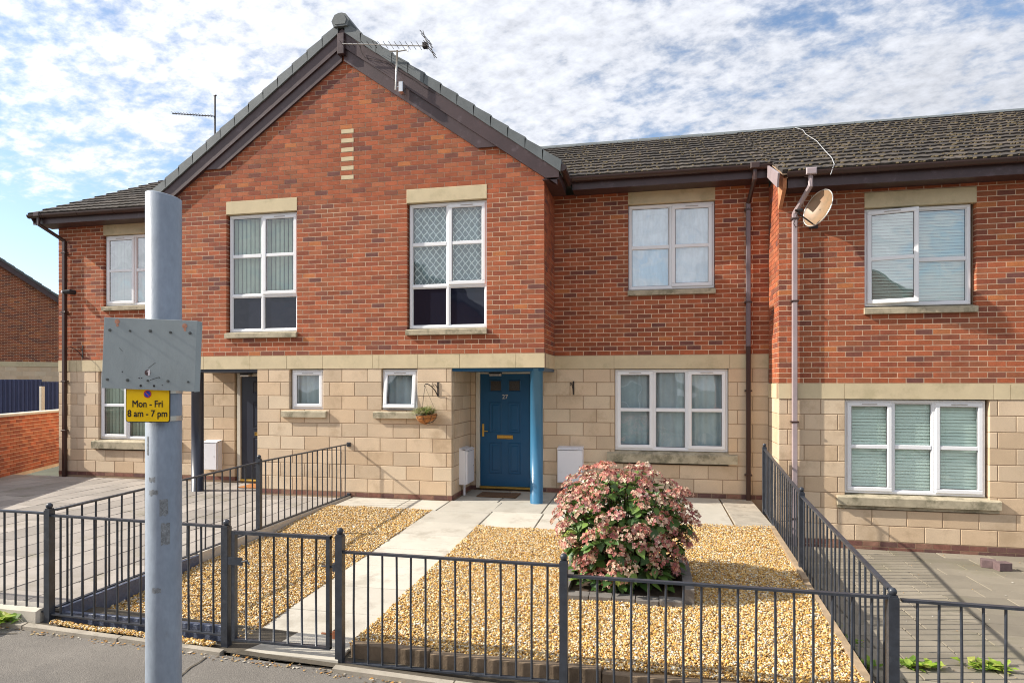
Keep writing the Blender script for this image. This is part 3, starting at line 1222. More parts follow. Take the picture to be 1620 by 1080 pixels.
# gable face
NC = int((ZT0 - 0.2 - ST) / CHU) + 1
vent_x0, vent_x1 = PX(539.5, 0), PX(560, 0)
vents = [snap(PZ(549, yv, 0)) for yv in (206.5, 222, 237, 251.5, 266.5, 281.5)]
vent_ops = [(vent_x0, vent_x1, v - CHU * 0.5, v + CHU * 0.5) for v in vents]
r0_ = int((vents[0] - ST) / CHU + 0.5) - 1
vent_rows = [r0_ - 2 * i for i in range(6)]
vent_ops = [(vent_x0, vent_x1, ST + r * CHU, ST + (r + 1) * CHU) for r in vent_rows]
pieces += courses((0, 0, 0), (1, 0, 0), (0, 1, 0), XL, XR, ST, NC, CHU, 0.225, [op(W1), op(W2)] + vent_ops, 0.1, clip=gclip)
# returns of the gable (right one seen)
pieces += courses((XR, 0, 0), (0, 1, 0), (-1, 0, 0), 0.105, RY, ST, 36, CHU, 0.225, [], 0.1, par=1)
pieces += courses((XL, 0, 0), (0, -1, 0), (1, 0, 0), -RY, -0.105, ST, 36, CHU, 0.225, [], 0.1)
# recessed wall right and left
pieces += courses((0, RY, 0), (1, 0, 0), (0, 1, 0), XR, XB, ST, 36, CHU, 0.225, [op(W5)], 0.1, shift=0.04)
pieces += courses((0, RY, 0), (1, 0, 0), (0, 1, 0), XA, XL, ST, 36, CHU, 0.225, [op(W7)], 0.1, par=1)
emit(pieces, 'brick', mBrick, HA, 300, 'brickwork')
# pale vent bricks in the gable
for r in vent_rows:
    mb = MB()
    z = ST + r * CHU
    mb.cbox(vent_x0 + 0.005, vent_x1 - 0.005, -0.004, 0.1, z + 0.005, z + CHU - 0.005, 0.003)
    o = mb.build('vent_brick', mStone, HA)
    o['label'] = 'pale stone coloured vent brick'

# mortar walls
mb = MB()
core_cells(mb, (0, 0, 0), (1, 0, 0), (0, 1, 0), XL + 0.006, XR - 0.006, ST, ST + 33 * CHU, [op(W1), op(W2)])
zt_ = ST + 33 * CHU
r_ = (ZT0 - 0.22 - zt_) / slope
hs_ = ZT0 - 0.22 - slope * (XR - APX) - zt_
mb.prism([(XL + 0.006, 0), (XR - 0.006, 0), (XR - 0.006, hs_), (APX, (ZT0 - 0.22 - zt_)), (XL + 0.006, hs_)], (0, 0.006, zt_), (1, 0, 0), (0, 0, 1), (0, 0.24, 0))
mb.box(XR - 0.246, XR - 0.006, 0.246, RY + 0.1, ST, 5.0)
mb.box(XL + 0.006, XL + 0.246, 0.246, RY + 0.1, ST, 5.0)
core_cells(mb, (0, RY, 0), (1, 0, 0), (0, 1, 0), XR, XB, ST, 5.02, [op(W5)])
core_cells(mb, (0, RY, 0), (1, 0, 0), (0, 1, 0), XA + 0.006, XL, ST, 5.02, [op(W7)])
fix_normals(mb.build('upper_wall', mMortar, HA))

# --- ground floor
GX0, GX1 = PX(407, 0), PX(714.5, 0)        # block wall between the two porches
def rects(px0, px1, py0, py1, Y):
    return (PX(px0, Y), PX(px1, Y), PZ(px0, py1, Y), PZ(px1, py0, Y))


W3 = (PX(457.0, 0), PX(511.3, 0), 1.425, SB)
W4 = (PX(602.8, 0), PX(660.6, 0), 1.425, SB)
W6 = (PX(972.0, RY), PX(1153.0, RY), 0.525, SB)
W8 = (PX(155.5, RY), PX(155.5, RY) + (W6[1] - W6[0]), 0.525, SB)
DR = (PX(752.0, RY), PX(840.5, RY), 0.0, SB)          # blue door
DL = (PX(371.0, RY), PX(371.0, RY) + 0.98, 0.0, SB)
bl = []
bk = dict(depth=0.1, gap=0.007, kind='cbox', pal=BLOCKS, minw=0.05)
bl += courses((0, 0, 0), (1, 0, 0), (0, 1, 0), GX0, GX1, 0.075, 9, CH, 0.45, [W3, W4], shift=0.21, **bk)
bl += courses((GX1, 0, 0), (0, 1, 0), (-1, 0, 0), 0.105, RY, 0.075, 9, CH, 0.45, [], shift=0.1, **bk)
bl += courses((0, RY, 0), (1, 0, 0), (0, 1, 0), GX1 + 0.002, XB, 0.075, 9, CH, 0.45, [W6, DR], shift=0.17, **bk)
bl += courses((0, RY, 0), (1, 0, 0), (0, 1, 0), XA, GX0 - 0.004, 0.075, 9, CH, 0.45, [W8, DL], shift=0.0, **bk)
emit(bl, 'stone_block', mBlock, HA, 300, 'blockwork')
mb = MB()
core_cells(mb, (0, 0, 0), (1, 0, 0), (0, 1, 0), GX0 + 0.004, GX1 - 0.004, -0.3, SB, [W3, W4], inset=0.004)
mb.box(GX1 - 0.2, GX1 - 0.004, 0.245, RY + 0.1, -0.3, SB)
mb.box(GX0 + 0.004, GX0 + 0.2, 0.245, RY + 0.1, -0.3, SB)
core_cells(mb, (0, RY, 0), (1, 0, 0), (0, 1, 0), GX1, XB, -0.3, SB, [W6, DR], inset=0.004)
core_cells(mb, (0, RY, 0), (1, 0, 0), (0, 1, 0), XA + 0.004, GX0, -0.3, SB, [W8, DL], inset=0.004)
fix_normals(mb.build('lower_wall', mMortar2, HA))
# plinth bricks
pl = []
PAL_P = [(0.21, 0.09, 0.065), (0.17, 0.075, 0.06), (0.25, 0.13, 0.09), (0.14, 0.07, 0.06)]
pk = dict(depth=0.1, gap=0.010, kind='box', pal=PAL_P)
mPl = mat('plinth', (1, 1, 1), 0.9, 0.3, 9, 0.4, 100, attr=True, grain=0.2, dirt=(0.30, 0.24, 0.17), dscale=5, dthr=0.58, damt=0.5)
pl += courses((0, 0.001, 0), (1, 0, 0), (0, 1, 0), GX0, GX1, 0.0, 1, 0.075, 0.225, [], **pk)
pl += courses((GX1 - 0.001, 0, 0), (0, 1, 0), (-1, 0, 0), 0.105, RY, 0.0, 1, 0.075, 0.225, [], **pk)
pl += courses((0, RY + 0.001, 0), (1, 0, 0), (0, 1, 0), GX1 + 0.002, XB, 0.0, 1, 0.075, 0.225, [DR], **pk)
pl += courses((0, RY + 0.001, 0), (1, 0, 0), (0, 1, 0), XA, GX0 - 0.004, 0.0, 1, 0.075, 0.225, [DL], **pk)
emit(pl, 'plinth_brick', mPl, HA, 300)

# --- string course stones
def string_run(O, U, IN, cuts, z0, z1, parent, proud=0.008, d=0.12, back=0.24):
    O, U, IN = Vector(O), Vector(U), Vector(IN)
    for a, b in zip(cuts, cuts[1:]):
        mb = MB()
        g = 0.003
        mb.obox(O + U * (a + g) - IN * (proud + random.uniform(0, .0015)) + Vector((0, 0, z0 + 0.001)), U * (b - a - 2 * g), IN * (d + proud), Vector((0, 0, z1 - z0 - 0.006)))
        mb.build('string_stone', mStone, parent)
    mb = MB()
    mb.obox(O + U * cuts[0] + IN * 0.004 + Vector((0, 0, z0 + 0.004)), U * (cuts[-1] - cuts[0]), IN * back, Vector((0, 0, z1 - z0)))
    mb.build('string_backing', mMortar2, parent)


cuts = [XL] + [PX(p, 0) for p in (322.4, 395.7, 453.4, 510.2, 589.4, 599.8, 661, 727.3, 816.2)] + [XR + 0.008]
string_run((0, 0, 0), (1, 0, 0), (0, 1, 0), cuts, SB, ST, HA)
string_run((XR, 0, 0), (0, 1, 0), (-1, 0, 0), [0.125, 0.7, RY - 0.01], SB, ST, HA)
string_run((XL, 0, 0), (0, -1, 0), (1, 0, 0), [-RY + 0.01, -0.6, -0.125], SB, ST, HA)
string_run((0, RY, 0), (1, 0, 0), (0, 1, 0), [XR] + [PX(p, RY) for p in (971.5, 1154.5)] + [XB], SB, ST, HA)
string_run((0, RY, 0), (1, 0, 0), (0, 1, 0), [XA] + [PX(p, RY) for p in (121.5, 151)] + [PX(151, RY) + 1.9, XL], SB, ST, HA)
# porch soffits
for xa, xb, mm in ((GX1 - 0.05, XR, mBlue), (XL, GX0 + 0.05, mNavy)):
    mb = MB()
    mb.box(xa, xb - 0.01, 0.03, RY - 0.005, SB - 0.05, SB + 0.003)
    mb.build('porch_soffit', mm, HA)

# --- lintels, sills, windows
for w, Y in ((W1, 0), (W2, 0), (W5, RY), (W7, RY)):
    lintel(HA, w['x0'], w['x1'], w['top'] - 3 * CHU + 0.004, w['top'] - 0.006, Y)
    w['lz'] = w['top'] - 3 * CHU
G = ''
for w, cells, bl_ in (
        (W1, [(0, .48, .30, 1, 'F', [.5], G, None), (.48, 1, .30, 1, 'S', [.5], G, None), (0, .48, 0, .30, 'F', [], 'spandrel', None), (.48, 1, 0, .30, 'F', [], 'spandrel', None)], ('vertical', .30, 0.10)),
        (W2, [(0, .50, .33, 1, 'F', [.52], G, None), (.50, 1, .33, 1, 'S', [.52], G, None), (0, .50, 0, .33, 'F', [], 'spandrel', None), (.50, 1, 0, .33, 'F', [], 'spandrel', None)], ('lattice', .33, 0.10))):
    zs_ = w['bot'] + 0.105
    window(HA, w['x0'] + 0.025, w['x1'] - 0.004, zs_ + 0.004, w['lz'] - 0.004, 0, cells, bl_)
    sill(HA, w['x0'] - 0.004, w['x1'] + 0.004, zs_ + 0.01, w['bot'] + 0.004, 0, 0.05)
for w, bl_ in ((W5, ('net', 0, 0.045)), (W7, ('vertical', 0, 0.10))):
    zs_ = w['bot'] + 0.10
    window(HA, w['x0'] + 0.004, w['x1'] - 0.006, zs_ + 0.004, w['lz'] - 0.004, RY,
           [(0, .5, 0, 1, 'F' if w is W5 else 'S', [.5], 'hi', None), (.5, 1, 0, 1, 'S' if w is W5 else 'F', [.5], 'hi', None)], bl_)
    sill(HA, w['x0'] - 0.004, w['x1'] + 0.004, zs_ + 0.01, w['bot'] + 0.004, RY, 0.05)
# small cloakroom windows
window(HA, W3[0] + 0.03, W3[1] - 0.004, W3[2] + 0.0, SB - 0.012, 0, [(0, 1, 0, 1, 'S', [], G, None)], ('curtain', 0, 0.11), recess=0.05)
window(HA, W4[0] + 0.01, W4[1] - 0.004, W4[2] + 0.0, SB - 0.012, 0, [(0, 1, 0, 1, 'S', [], G, ('top', R(7)))], ('curtain', 0, 0.11), recess=0.05)
for W_, dl, dr in ((W3, .12, .07), (W4, .12, .14)):
    sill(HA, W_[0] - dl, W_[1] + dr, W_[2] + 0.004, W_[2] - 0.13, 0, 0.055)
# three-light ground floor windows
c3 = [(0, .345, 0, 1, 'S', [.5], G, None), (.345, .655, 0, 1, 'F', [.5], G, None), (.655, 1, 0, 1, 'S', [.5], G, None)]
for W_, b_ in ((W6, ('curtain', 0, 0.08)), (W8, ('vertical', 0, 0.10))):
    zb_ = PZ(1060, 714, RY)
    window(HA, W_[0] + 0.008, W_[1] - 0.008, zb_ + 0.004, SB - 0.006, RY, c3, b_, recess=0.05)
    sill(HA, W_[0] - 0.12, W_[1] + 0.13, zb_ + 0.012, zb_ - 0.185, RY, 0.06, corbel=False)


# --- doors
def door(root, x0, z0, w, h, y, m, six=True, number=None, letter=True):
    fr = MB()
    ft = 0.072
    fr.cbox(x0 - ft, x0, y - 0.01, y + 0.09, z0, z0 + h + 0.06, 0.006)
    fr.cbox(x0 + w, x0 + w + ft, y - 0.01, y + 0.09, z0, z0 + h + 0.06, 0.006)
    fr.cbox(x0 - 0.003, x0 + w + 0.003, y - 0.009, y + 0.09, z0 + h, z0 + h + 0.058, 0.006)
    frame = fr.build('door_frame', mCream, root)
    d = MB()
    d.cbox(x0 + 0.004, x0 + w - 0.004, y + 0.02, y + 0.065, z0 + 0.04, z0 + h - 0.004, 0.003)
    # mouldings: raised rims and fielded panels
    def panel(a, b, c, e, field=True):
        ring(d, x0 + a, x0 + b, z0 + c, z0 + e, y + 0.010, y + 0.024, 0.018, 0.018, 0.006)
        if field:
            d.cbox(x0 + a + 0.045, x0 + b - 0.045, y + 0.011, y + 0.024, z0 + c + 0.045, z0 + e - 0.045, 0.012)
    c1, c2 = w / 2 - 0.055, w / 2 + 0.055
    if six:
        panel(0.17, c1, 0.26, 0.80)
        panel(c2, w - 0.17, 0.26, 0.80)
        panel(0.17, c1, 0.97, 1.50)
        panel(c2, w - 0.17, 0.97, 1.50)
        panel(0.17, c1, 1.68, 1.89, False)
        panel(c2, w - 0.17, 1.68, 1.89, False)
    else:
        panel(0.25, w - 0.2, 0.26, 0.85)
        panel(0.25, w - 0.2, 1.0, 1.50)
        panel(0.25, w - 0.2, 1.66, 1.90, False)
    leaf = d.build('door', m, root)
    for a, b in (((0.17, c1), (c2, w - 0.17)) if six else ((0.25, w - 0.20),)):
        g = MB()
        g.cbox(x0 + a + 0.02, x0 + b - 0.02, y + 0.014, y + 0.03, z0 + 1.70, z0 + 1.87, 0.002)
        g.build('pane', mObscure, leaf)
    hb = MB()
    hx = x0 + (0.055 if six else w - 0.055)
    hb.cbox(hx - 0.018, hx + 0.018, y + 0.006, y + 0.021, z0 + 0.90, z0 + 1.12, 0.004)
    hb.tube([(hx, y + 0.01, z0 + 1.00), (hx, y - 0.035, z0 + 1.00), (hx + (0.10 if six else -0.10), y - 0.04, z0 + 0.995)], 0.009, 8)
    hb.build('handle', mBrass, leaf)
    if letter:
        lb = MB()
        ring(lb, x0 + w / 2 - 0.14, x0 + w / 2 + 0.14, z0 + 0.865, z0 + 0.93, y + 0.005, y + 0.02, 0.012, 0.012, 0.003)
        lb.cbox(x0 + w / 2 - 0.125, x0 + w / 2 + 0.125, y + 0.009, y + 0.02, z0 + 0.878, z0 + 0.918, 0.004)
        lb.build('letter_plate', mBrass, leaf)
    tb = MB()
    tb.cbox(x0 + 0.002, x0 + w - 0.002, y - 0.03, y + 0.07, z0 + 0.0, z0 + 0.038, 0.006)
    tb.build('threshold', mBrass, frame)
    if number:
        txt(number, 0.105, (x0 + w / 2 - 0.0, y + 0.016, z0 + 1.56), leaf, mNumber, 'house_number', ext=0.003)
    return leaf


def txt(s, size, loc, parent, m, name, ext=0.001, rot=(R(90), 0, 0), align='CENTER', bold=0.0):
    cu = bpy.data.curves.new(name, 'FONT')
    cu.body = s
    cu.size = size
    cu.extrude = ext
    cu.align_x = align
    cu.materials.append(m)
    tmp = bpy.data.objects.new(name, cu)
    me = bpy.data.meshes.new_from_object(tmp)
    bpy.data.objects.remove(tmp)
    me.name = name
    if bold:
        vs = [tuple(v.co) for v in me.vertices]
        fs = [tuple(p.vertices) for p in me.polygons]
        m2, nv = [], len(vs)
        V2 = []
        F2 = []
        for j, (dx, dy) in enumerate(((0, 0), (bold, 0), (0, bold), (bold, bold), (bold / 2, bold / 2))):
            V2 += [(a + dx, b + dy, c + j * 0.00004) for a, b, c in vs]
            F2 += [tuple(i + j * nv for i in f) for f in fs]
        me = bpy.data.meshes.new(name)
        me.from_pydata(V2, [], F2)
        me.materials.append(m)
    o = bpy.data.objects.new(name, me)
    COL.objects.link(o)
    if parent:
        o.parent = parent
        o.location = Vector(loc) - world_origin(parent)
    else:
        o.location = loc
    o.rotation_euler = rot
    return o


mObscure = mat('obscure_brown_glass', (0.05, 0.045, 0.04), 0.25, 0.5, 60, 0.3, 120)
dw = PX(838.8, RY) - PX(759, RY)
door(HA, PX(759, RY), 0.03, dw, 1.995, RY + 0.005, mBlue, number='27')
door(HA, PX(380.5, RY), 0.0, 0.86, 1.99, RY + 0.005, mNavy, six=False)
for xa in (PX(785, RY), PX(392, RY)):
    b = MB()
    b.cbox(xa - 0.11, xa + 0.11, RY - 0.10, RY - 0.01, 2.03, 2.075, 0.012)
    lamp = b.build('porch_lamp', mRubber, HA)
    b = MB()
    b.cbox(xa - 0.10, xa + 0.10, RY - 0.115, RY - 0.02, 1.985, 2.032, 0.016)
    b.build('lamp_shade', mAlu, lamp)
# porch posts
for xp, m_, rr in ((PX(849, 0.12), mBluePost, 0.100), (PX(312.5, 0.12), mNavy, 0.100)):
    b = MB()
    b.tube([(xp, 0.12, -0.06), (xp, 0.12, SB - 0.01)], rr, 28)
    o = b.build('porch_post', m_, HA, smooth=False)
    for p in o.data.polygons:
        p.use_smooth = len(p.vertices) == 4

# --- gable roof: verge tiles, boards, slopes
def along(sgn, d):
    """point on tile top line of the gable, d metres of plan distance from apex"""
    return APX + sgn * d, ZT0 - slope * d


HR = 3.59
ln = math.hypot(1, slope)
for sgn in (-1, 1):
    d = 0.06
    n = 13
    st = (HR - 0.06) / n
    for i in range(n):
        d0, d1 = 0.06 + i * st, 0.06 + (i + 1) * st
        x0, z0 = along(sgn, d0)
        x1, z1 = along(sgn, d1)
        up0, up1 = 0.0, 0.045           # lower end sits proud over the next
        w = 0.15
        mb = MB()
        Yf = YB
        vs = []
        for yy, dn in ((Yf, 0), (Yf + 0.30, 0)):
            vs += [(x0, yy, z0 + up0 + 0.012), (x1 + sgn * 0.02, yy, z1 + up1 - 0.02), (x1 + sgn * 0.005, yy, z1 + up1 - w - 0.045), (x0, yy, z0 + up0 - w + 0.01)]
        mb.add(vs, [(0, 1, 2, 3), (7, 6, 5, 4), (0, 4, 5, 1), (1, 5, 6, 2), (2, 6, 7, 3), (3, 7, 4, 0)])
        fix_normals(mb.build('verge_tile', mTileGrey, HA))
    # boards
    def board(d0, d1, top, bot, y0, y1, name, endcut=None):
        xa, za = along(sgn, d0)
        xb, zb = along(sgn, d1)
        mb = MB()
        zbb = zb - bot if endcut is None else max(zb - bot, endcut)
        poly = [(xa, za - top), (xb, zb - top), (xb, zbb)]
        if endcut is not None and zb - bot < endcut:
            dd = (za - bot - endcut) / slope + d0
            xc, zc_ = along(sgn, dd)
            poly.append((xc, endcut))
        poly.append((xa, za - bot))
        mb.prism(poly, (0, y0, 0), (1, 0, 0), (0, 0, 1), (0, y1 - y0, 0))
        return fix_normals(mb.build(name, mWood, HA))
    board(0, HR - 0.02, 0.10, 0.385, YB + 0.03, YB + 0.055, 'barge_board', endcut=4.985)
    board(0.02, 2.59, 0.375, 0.60, YB + 0.058, YB + 0.084, 'lower_barge_board', endcut=ZT0 - slope * 2.28 - 0.60)
    board(0.02, 2.26, 0.575, 0.597, YB + 0.085, 0.02, 'verge_soffit')
    board(2.38, HR - 0.05, 0.36, 0.378, YB + 0.056, 0.02, 'verge_soffit', endcut=4.97)
# apex box
mb = MB()
mb.cbox(APX - 0.06, APX + 0.055, YB - 0.02, YB + 0.05, 7.22, 7.56, 0.006)
mb.build('apex_board', mWood, HA)
# ridge tiles
for i in range(14):
    y0 = YB - 0.035 + i * 0.45
    mb = MB()
    prof = [(-0.12, -0.12), (-0.155, -0.03), (-0.10, 0.07), (-0.03, 0.095), (0.03, 0.095), (0.10, 0.07), (0.155, -0.03), (0.12, -0.12)]
    inner = []
    mb.prism(prof + inner if i else prof, (APX, y0, ZT0 + 0.03), (1, 0, 0), (0, 0, 1), (0, 0.44, 0))
    o = fix_normals(mb.build('ridge_tile', mTileGrey, HA))
    if i == 0:
        mb2 = MB()
        mb2.prism([(a * 0.72, b * 0.72) for a, b in prof], (APX, y0 - 0.008, ZT0 + 0.025), (1, 0, 0), (0, 0, 1), (0, 0.01, 0))
        fix_normals(mb2.build('ridge_cap', mTileGrey, o))
# slopes of the gable roof (behind the verge)
mb = MB()
for sgn in (-1, 1):
    n = 12
    for i in range(n):
        d0, d1 = i * HR / n, (i + 1) * HR / n
        xa, za = along(sgn, d0)
        xb, zb = along(sgn, d1 + 0.03)
        za -= 0.01
        zb += 0.03
        mb.add([(xa, 0.06, za - 0.02), (xb, 0.06, zb - 0.02), (xb, 5.6, zb - 0.02), (xa, 5.6, za - 0.02),
                (xa, 0.06, za - 0.06), (xb, 0.06, zb - 0.06), (xb, 5.6, zb - 0.06), (xa, 5.6, za - 0.06)],
               [(0, 1, 2, 3), (7, 6, 5, 4), (0, 4, 5, 1), (1, 5, 6, 2), (2, 6, 7, 3), (3, 7, 4, 0)])
o = fix_normals(mb.build('gable_roof', mTileGrey, HA))

# side eaves of the gable: soffit, fascia, gutter running back
for sgn, xw in ((1, XR), (-1, XL)):
    xe = APX + sgn * (HR - 0.02)
    mb = MB()
    a, b = sorted((xw - sgn * 0.02, xe))
    mb.box(a, b, YB + 0.056, RY - 0.25, 4.965, 4.98)
    a, b = sorted((xe, xe - sgn * 0.02))
    mb.box(a, b, YB + 0.056, RY - 0.3, 4.982, 5.10)
    mb.build('eaves_box', mWood, HA)
    mb = MB()
    xg = xe + sgn * 0.055
    mb.tube([(xg, YB + 0.03, 5.13), (xg, 0.70, 5.13)], 0.056, 12)
    mb.build('side_gutter', mGutter, HA, smooth=False)


# --- main roof: tiles in courses
ROOFM, EZ, EY = 0.498, 5.20, 0.66


def zroof(y):
    return EZ + ROOFM * (y - EY)


def roof_tiles(x0, x1, y0, y1, parent, limit, verge=None):
    L_ = math.hypot(1, ROOFM)
    U = Vector((1, 0, 0))
    V = Vector((0, 1 / L_, ROOFM / L_))
    Wn = U.cross(V)
    rot = Matrix((U, V, Wn)).transposed().to_4x4()
    gauge, tw = 0.345, 0.30
    slen = (y1 - y0) * L_
    n = int(slen / gauge) + 1
    out = []
    for i in range(n):
        s = i * gauge
        xx = x0 - (tw / 2 if i % 2 else 0)
        while xx < x1:
            a, b = max(xx, x0), min(xx + tw, x1)
            xx += tw
            if b - a < 0.04:
                continue
            base = Vector((a, y0, zroof(y0))) + V * (s + random.uniform(-.003, .003)) + Wn * (0.004 + random.uniform(0, .004))
            l = min(gauge + 0.06, slen - s + 0.02)
            key = ('tile', round((b - a - 0.003) * 1000), round(l * 1000), 32)
            out.append((key, random.choice(TILES), Matrix.Translation(base) @ rot))
    emit(out, 'roof_tile', mTile, parent, limit, 'roof_tiling')
    mb = MB()
    mb.add([(x0, y0 + 0.01, zroof(y0) - 0.012), (x1, y0 + 0.01, zroof(y0) - 0.012), (x1, y1, zroof(y1) - 0.012), (x0, y1, zroof(y1) - 0.012),
            (x0, y0 + 0.01, zroof(y0) - 0.03), (x1, y0 + 0.01, zroof(y0) - 0.03), (x1, y1, zroof(y1) - 0.03), (x0, y1, zroof(y1) - 0.03)],
           [(0, 1, 2, 3), (7, 6, 5, 4), (0, 4, 5, 1), (1, 5, 6, 2), (2, 6, 7, 3), (3, 7, 4, 0)])
    mb.build('roof_felt', mMortar2, parent)


RIDGE_Y = 4.65
roof_tiles(APX + HR - 2.1, XB + 0.02, EY - 0.02, RIDGE_Y, HA, 220)
roof_tiles(XA - 0.22, XL + 0.4, EY - 0.02, RIDGE_Y, HA, 80)


def moss(parent, x0, x1, y0, n, seed):
    g = random.Random(seed)
    mb = MB()
    L_ = math.hypot(1, ROOFM)
    V = Vector((0, 1 / L_, ROOFM / L_))
    Wn = Vector((1, 0, 0)).cross(V)
    tot = (RIDGE_Y - y0) * L_
    for i in range(n):
        k = int(g.random() * tot / 0.345)
        s = k * 0.345 + g.choice((-0.012, 0.0, 0.02, g.random() * 0.3))
        x = g.uniform(x0, x1)
        if g.random() < 0.6:
            x = round(x / 0.15) * 0.15 + g.gauss(0, 0.02)
        p = Vector((x, y0, zroof(y0))) + V * s + Wn * 0.025
        r = g.uniform(0.008, 0.03)
        mb.sphere(p, r, 5, 3, 0.6)
    o = mb.build('moss', mMoss, parent)
    o['kind'] = 'stuff'


moss(HA, APX + HR - 0.4, XB, EY, 1500, 3)


def eaves(parent, x0, x1, ye, zf0, zf1, zg):
    """fascia, soffit and half round gutter along x"""
    mb = MB()
    mb.box(x0, x1, ye, ye + 0.022, zf0, zf1)
    mb.build('fascia', mWood, parent)
    mb = MB()
    mb.box(x0, x1, ye + 0.0225, ye + 0.42, zf0 + 0.006, zf0 + 0.02)
    mb.build('soffit', mWood, parent)
    gut = MB()
    n = 12
    r = 0.058
    cy, cz = ye - 0.062, zg - 0.0
    ring_o = [(cy + r * math.cos(math.pi + math.pi * k / n), cz + r * math.sin(math.pi + math.pi * k / n) * 1.15) for k in range(n + 1)]
    ring_i = [(cy + (r - 0.005) * math.cos(math.pi + math.pi * k / n), cz + (r - 0.005) * math.sin(math.pi + math.pi * k / n) * 1.15) for k in range(n + 1)]
    prof = ring_o + ring_i[::-1]
    gut.prism(prof, (x0 - 0.03, 0, 0), (0, 1, 0), (0, 0, 1), (x1 - x0 + 0.03, 0, 0))
    o = fix_normals(gut.build('gutter', mGutter, parent))
    x = x0 + 0.3
    while x < x1:
        mb = MB()
        br = [(a + (a - cy) * 0.09, b + (b - cz) * 0.09) for a, b in ring_o] + ring_o[::-1]
        mb.prism(br, (x, 0, 0), (0, 1, 0), (0, 0, 1), (0.022, 0, 0))
        fix_normals(mb.build('gutter_bracket', mGutter, o))
        x += 0.83
    return o


eaves(HA, APX + HR + 0.09, XB - 0.02, 0.74, 5.02, 5.15, 5.20)
eaves(HA, XA - 0.22, XL - 0.0, 0.74, 5.02, 5.15, 5.19)
# open end of the left roof: verge under-cloak and box end
mb = MB()
mb.prism([(0.64, 5.17), (RIDGE_Y, zroof(RIDGE_Y) - 0.03), (RIDGE_Y, zroof(RIDGE_Y) - 0.22), (0.76, 5.02)], (XA - 0.20, 0, 0), (0, 1, 0), (0, 0, 1), (0.03, 0, 0))
fix_normals(mb.build('end_barge_board', mWood, HA))
# end wall of the row (faces away) and back wall, so that the house is closed
mb = MB()
mb.box(XA + 0.01, XA + 0.25, RY + 0.25, 8.1, -0.3, 5.0)
mb.box(XA + 0.01, XB, 8.1, 8.3, -0.3, 5.0)
mb.prism([(RY, 5.0), (8.2, 5.0), (RIDGE_Y, 6.95)], (XA + 0.01, 0, 0), (0, 1, 0), (0, 0, 1), (0.24, 0, 0))
fix_normals(mb.build('end_wall', mMortar, HA))
mb = MB()
mb.add([(XA - 0.2, RIDGE_Y, zroof(RIDGE_Y)), (XEND, RIDGE_Y, zroof(RIDGE_Y)), (XEND, 8.7, 5.1), (XA - 0.2, 8.7, 5.1)], [(0, 3, 2, 1)])
mb.build('rear_roof', mTileGrey, HA)


def ridge_row(parent, x0, x1):
    x = x0
    while x < x1:
        mb = MB()
        prof = [(-0.13, -0.09), (-0.11, -0.01), (-0.05, 0.05), (0.05, 0.05), (0.11, -0.01), (0.13, -0.09)]
        mb.prism(prof, (x, RIDGE_Y, zroof(RIDGE_Y) + 0.0 + random.uniform(-.003, .003)), (0, 1, 0), (0, 0, 1), (0.443, 0, 0))
        fix_normals(mb.build('ridge_tile', mTileGrey, parent))
        x += 0.45


ridge_row(HA, XA - 0.2, XL + 0.5)
ridge_row(HA, APX + HR - 2.5, XB)


# --- downpipes
def clip_(mb, x, y, z, r):
    mb.cbox(x - r - 0.022, x + r + 0.022, y - r - 0.006, y + 0.05, z - 0.013, z + 0.013, 0.004)


def downpipe(parent, x, wy, ztop, zbot, m1, m2=None, sq=True, zsplit=None, offs=0.0, gy=None, gz=None, clips=()):
    y = wy - 0.06
    r = 0.033
    mb = MB()

    def seg(z0, z1, mat_, nm):
        s = MB()
        s.cbox(x - r, x + r, y - r, y + r, z0, z1, 0.006)
        return s.build(nm, mat_, parent)
    zs = zsplit if zsplit is not None else zbot
    o = seg(zs, ztop, m1, 'downpipe')
    if zs > zbot:
        seg(zbot, zs - 0.004, m2, 'downpipe')
    # swan neck from the gutter
    if gy is not None:
        n = MB()
        xg = x + offs
        n.tube([(xg, gy, gz), (xg, gy, gz - 0.17), (x, y, ztop - 0.0), (x, y, ztop - 0.09)], 0.036, 8)
        n.cbox(xg - 0.07, xg + 0.07, gy - 0.07, gy + 0.055, gz - 0.03, gz + 0.065, 0.012)
        n.build('swan_neck', m1 if m2 is None else mGutter, o)
    c = MB()
    for z in clips:
        clip_(c, x, y, z, r)
    if clips:
        c.build('pipe_clip', mGutter, o)
    return o


downpipe(HA, PX(1183, RY), RY, 4.72, -0.04, mat('grey_brown_plastic', (0.15, 0.12, 0.135), 0.35, 0.1, 3), mGutter, zsplit=PZ(1183, 548, RY), offs=0.04, gy=0.678, gz=5.17, clips=(4.62, 2.55 + .6, 1.74, 0.4))
downpipe(HA, PX(106, RY), RY, 4.74, -0.03, mGutter, None, offs=-0.22, gy=0.678, gz=5.17, clips=(4.5, 3.3, 1.9, 0.9))

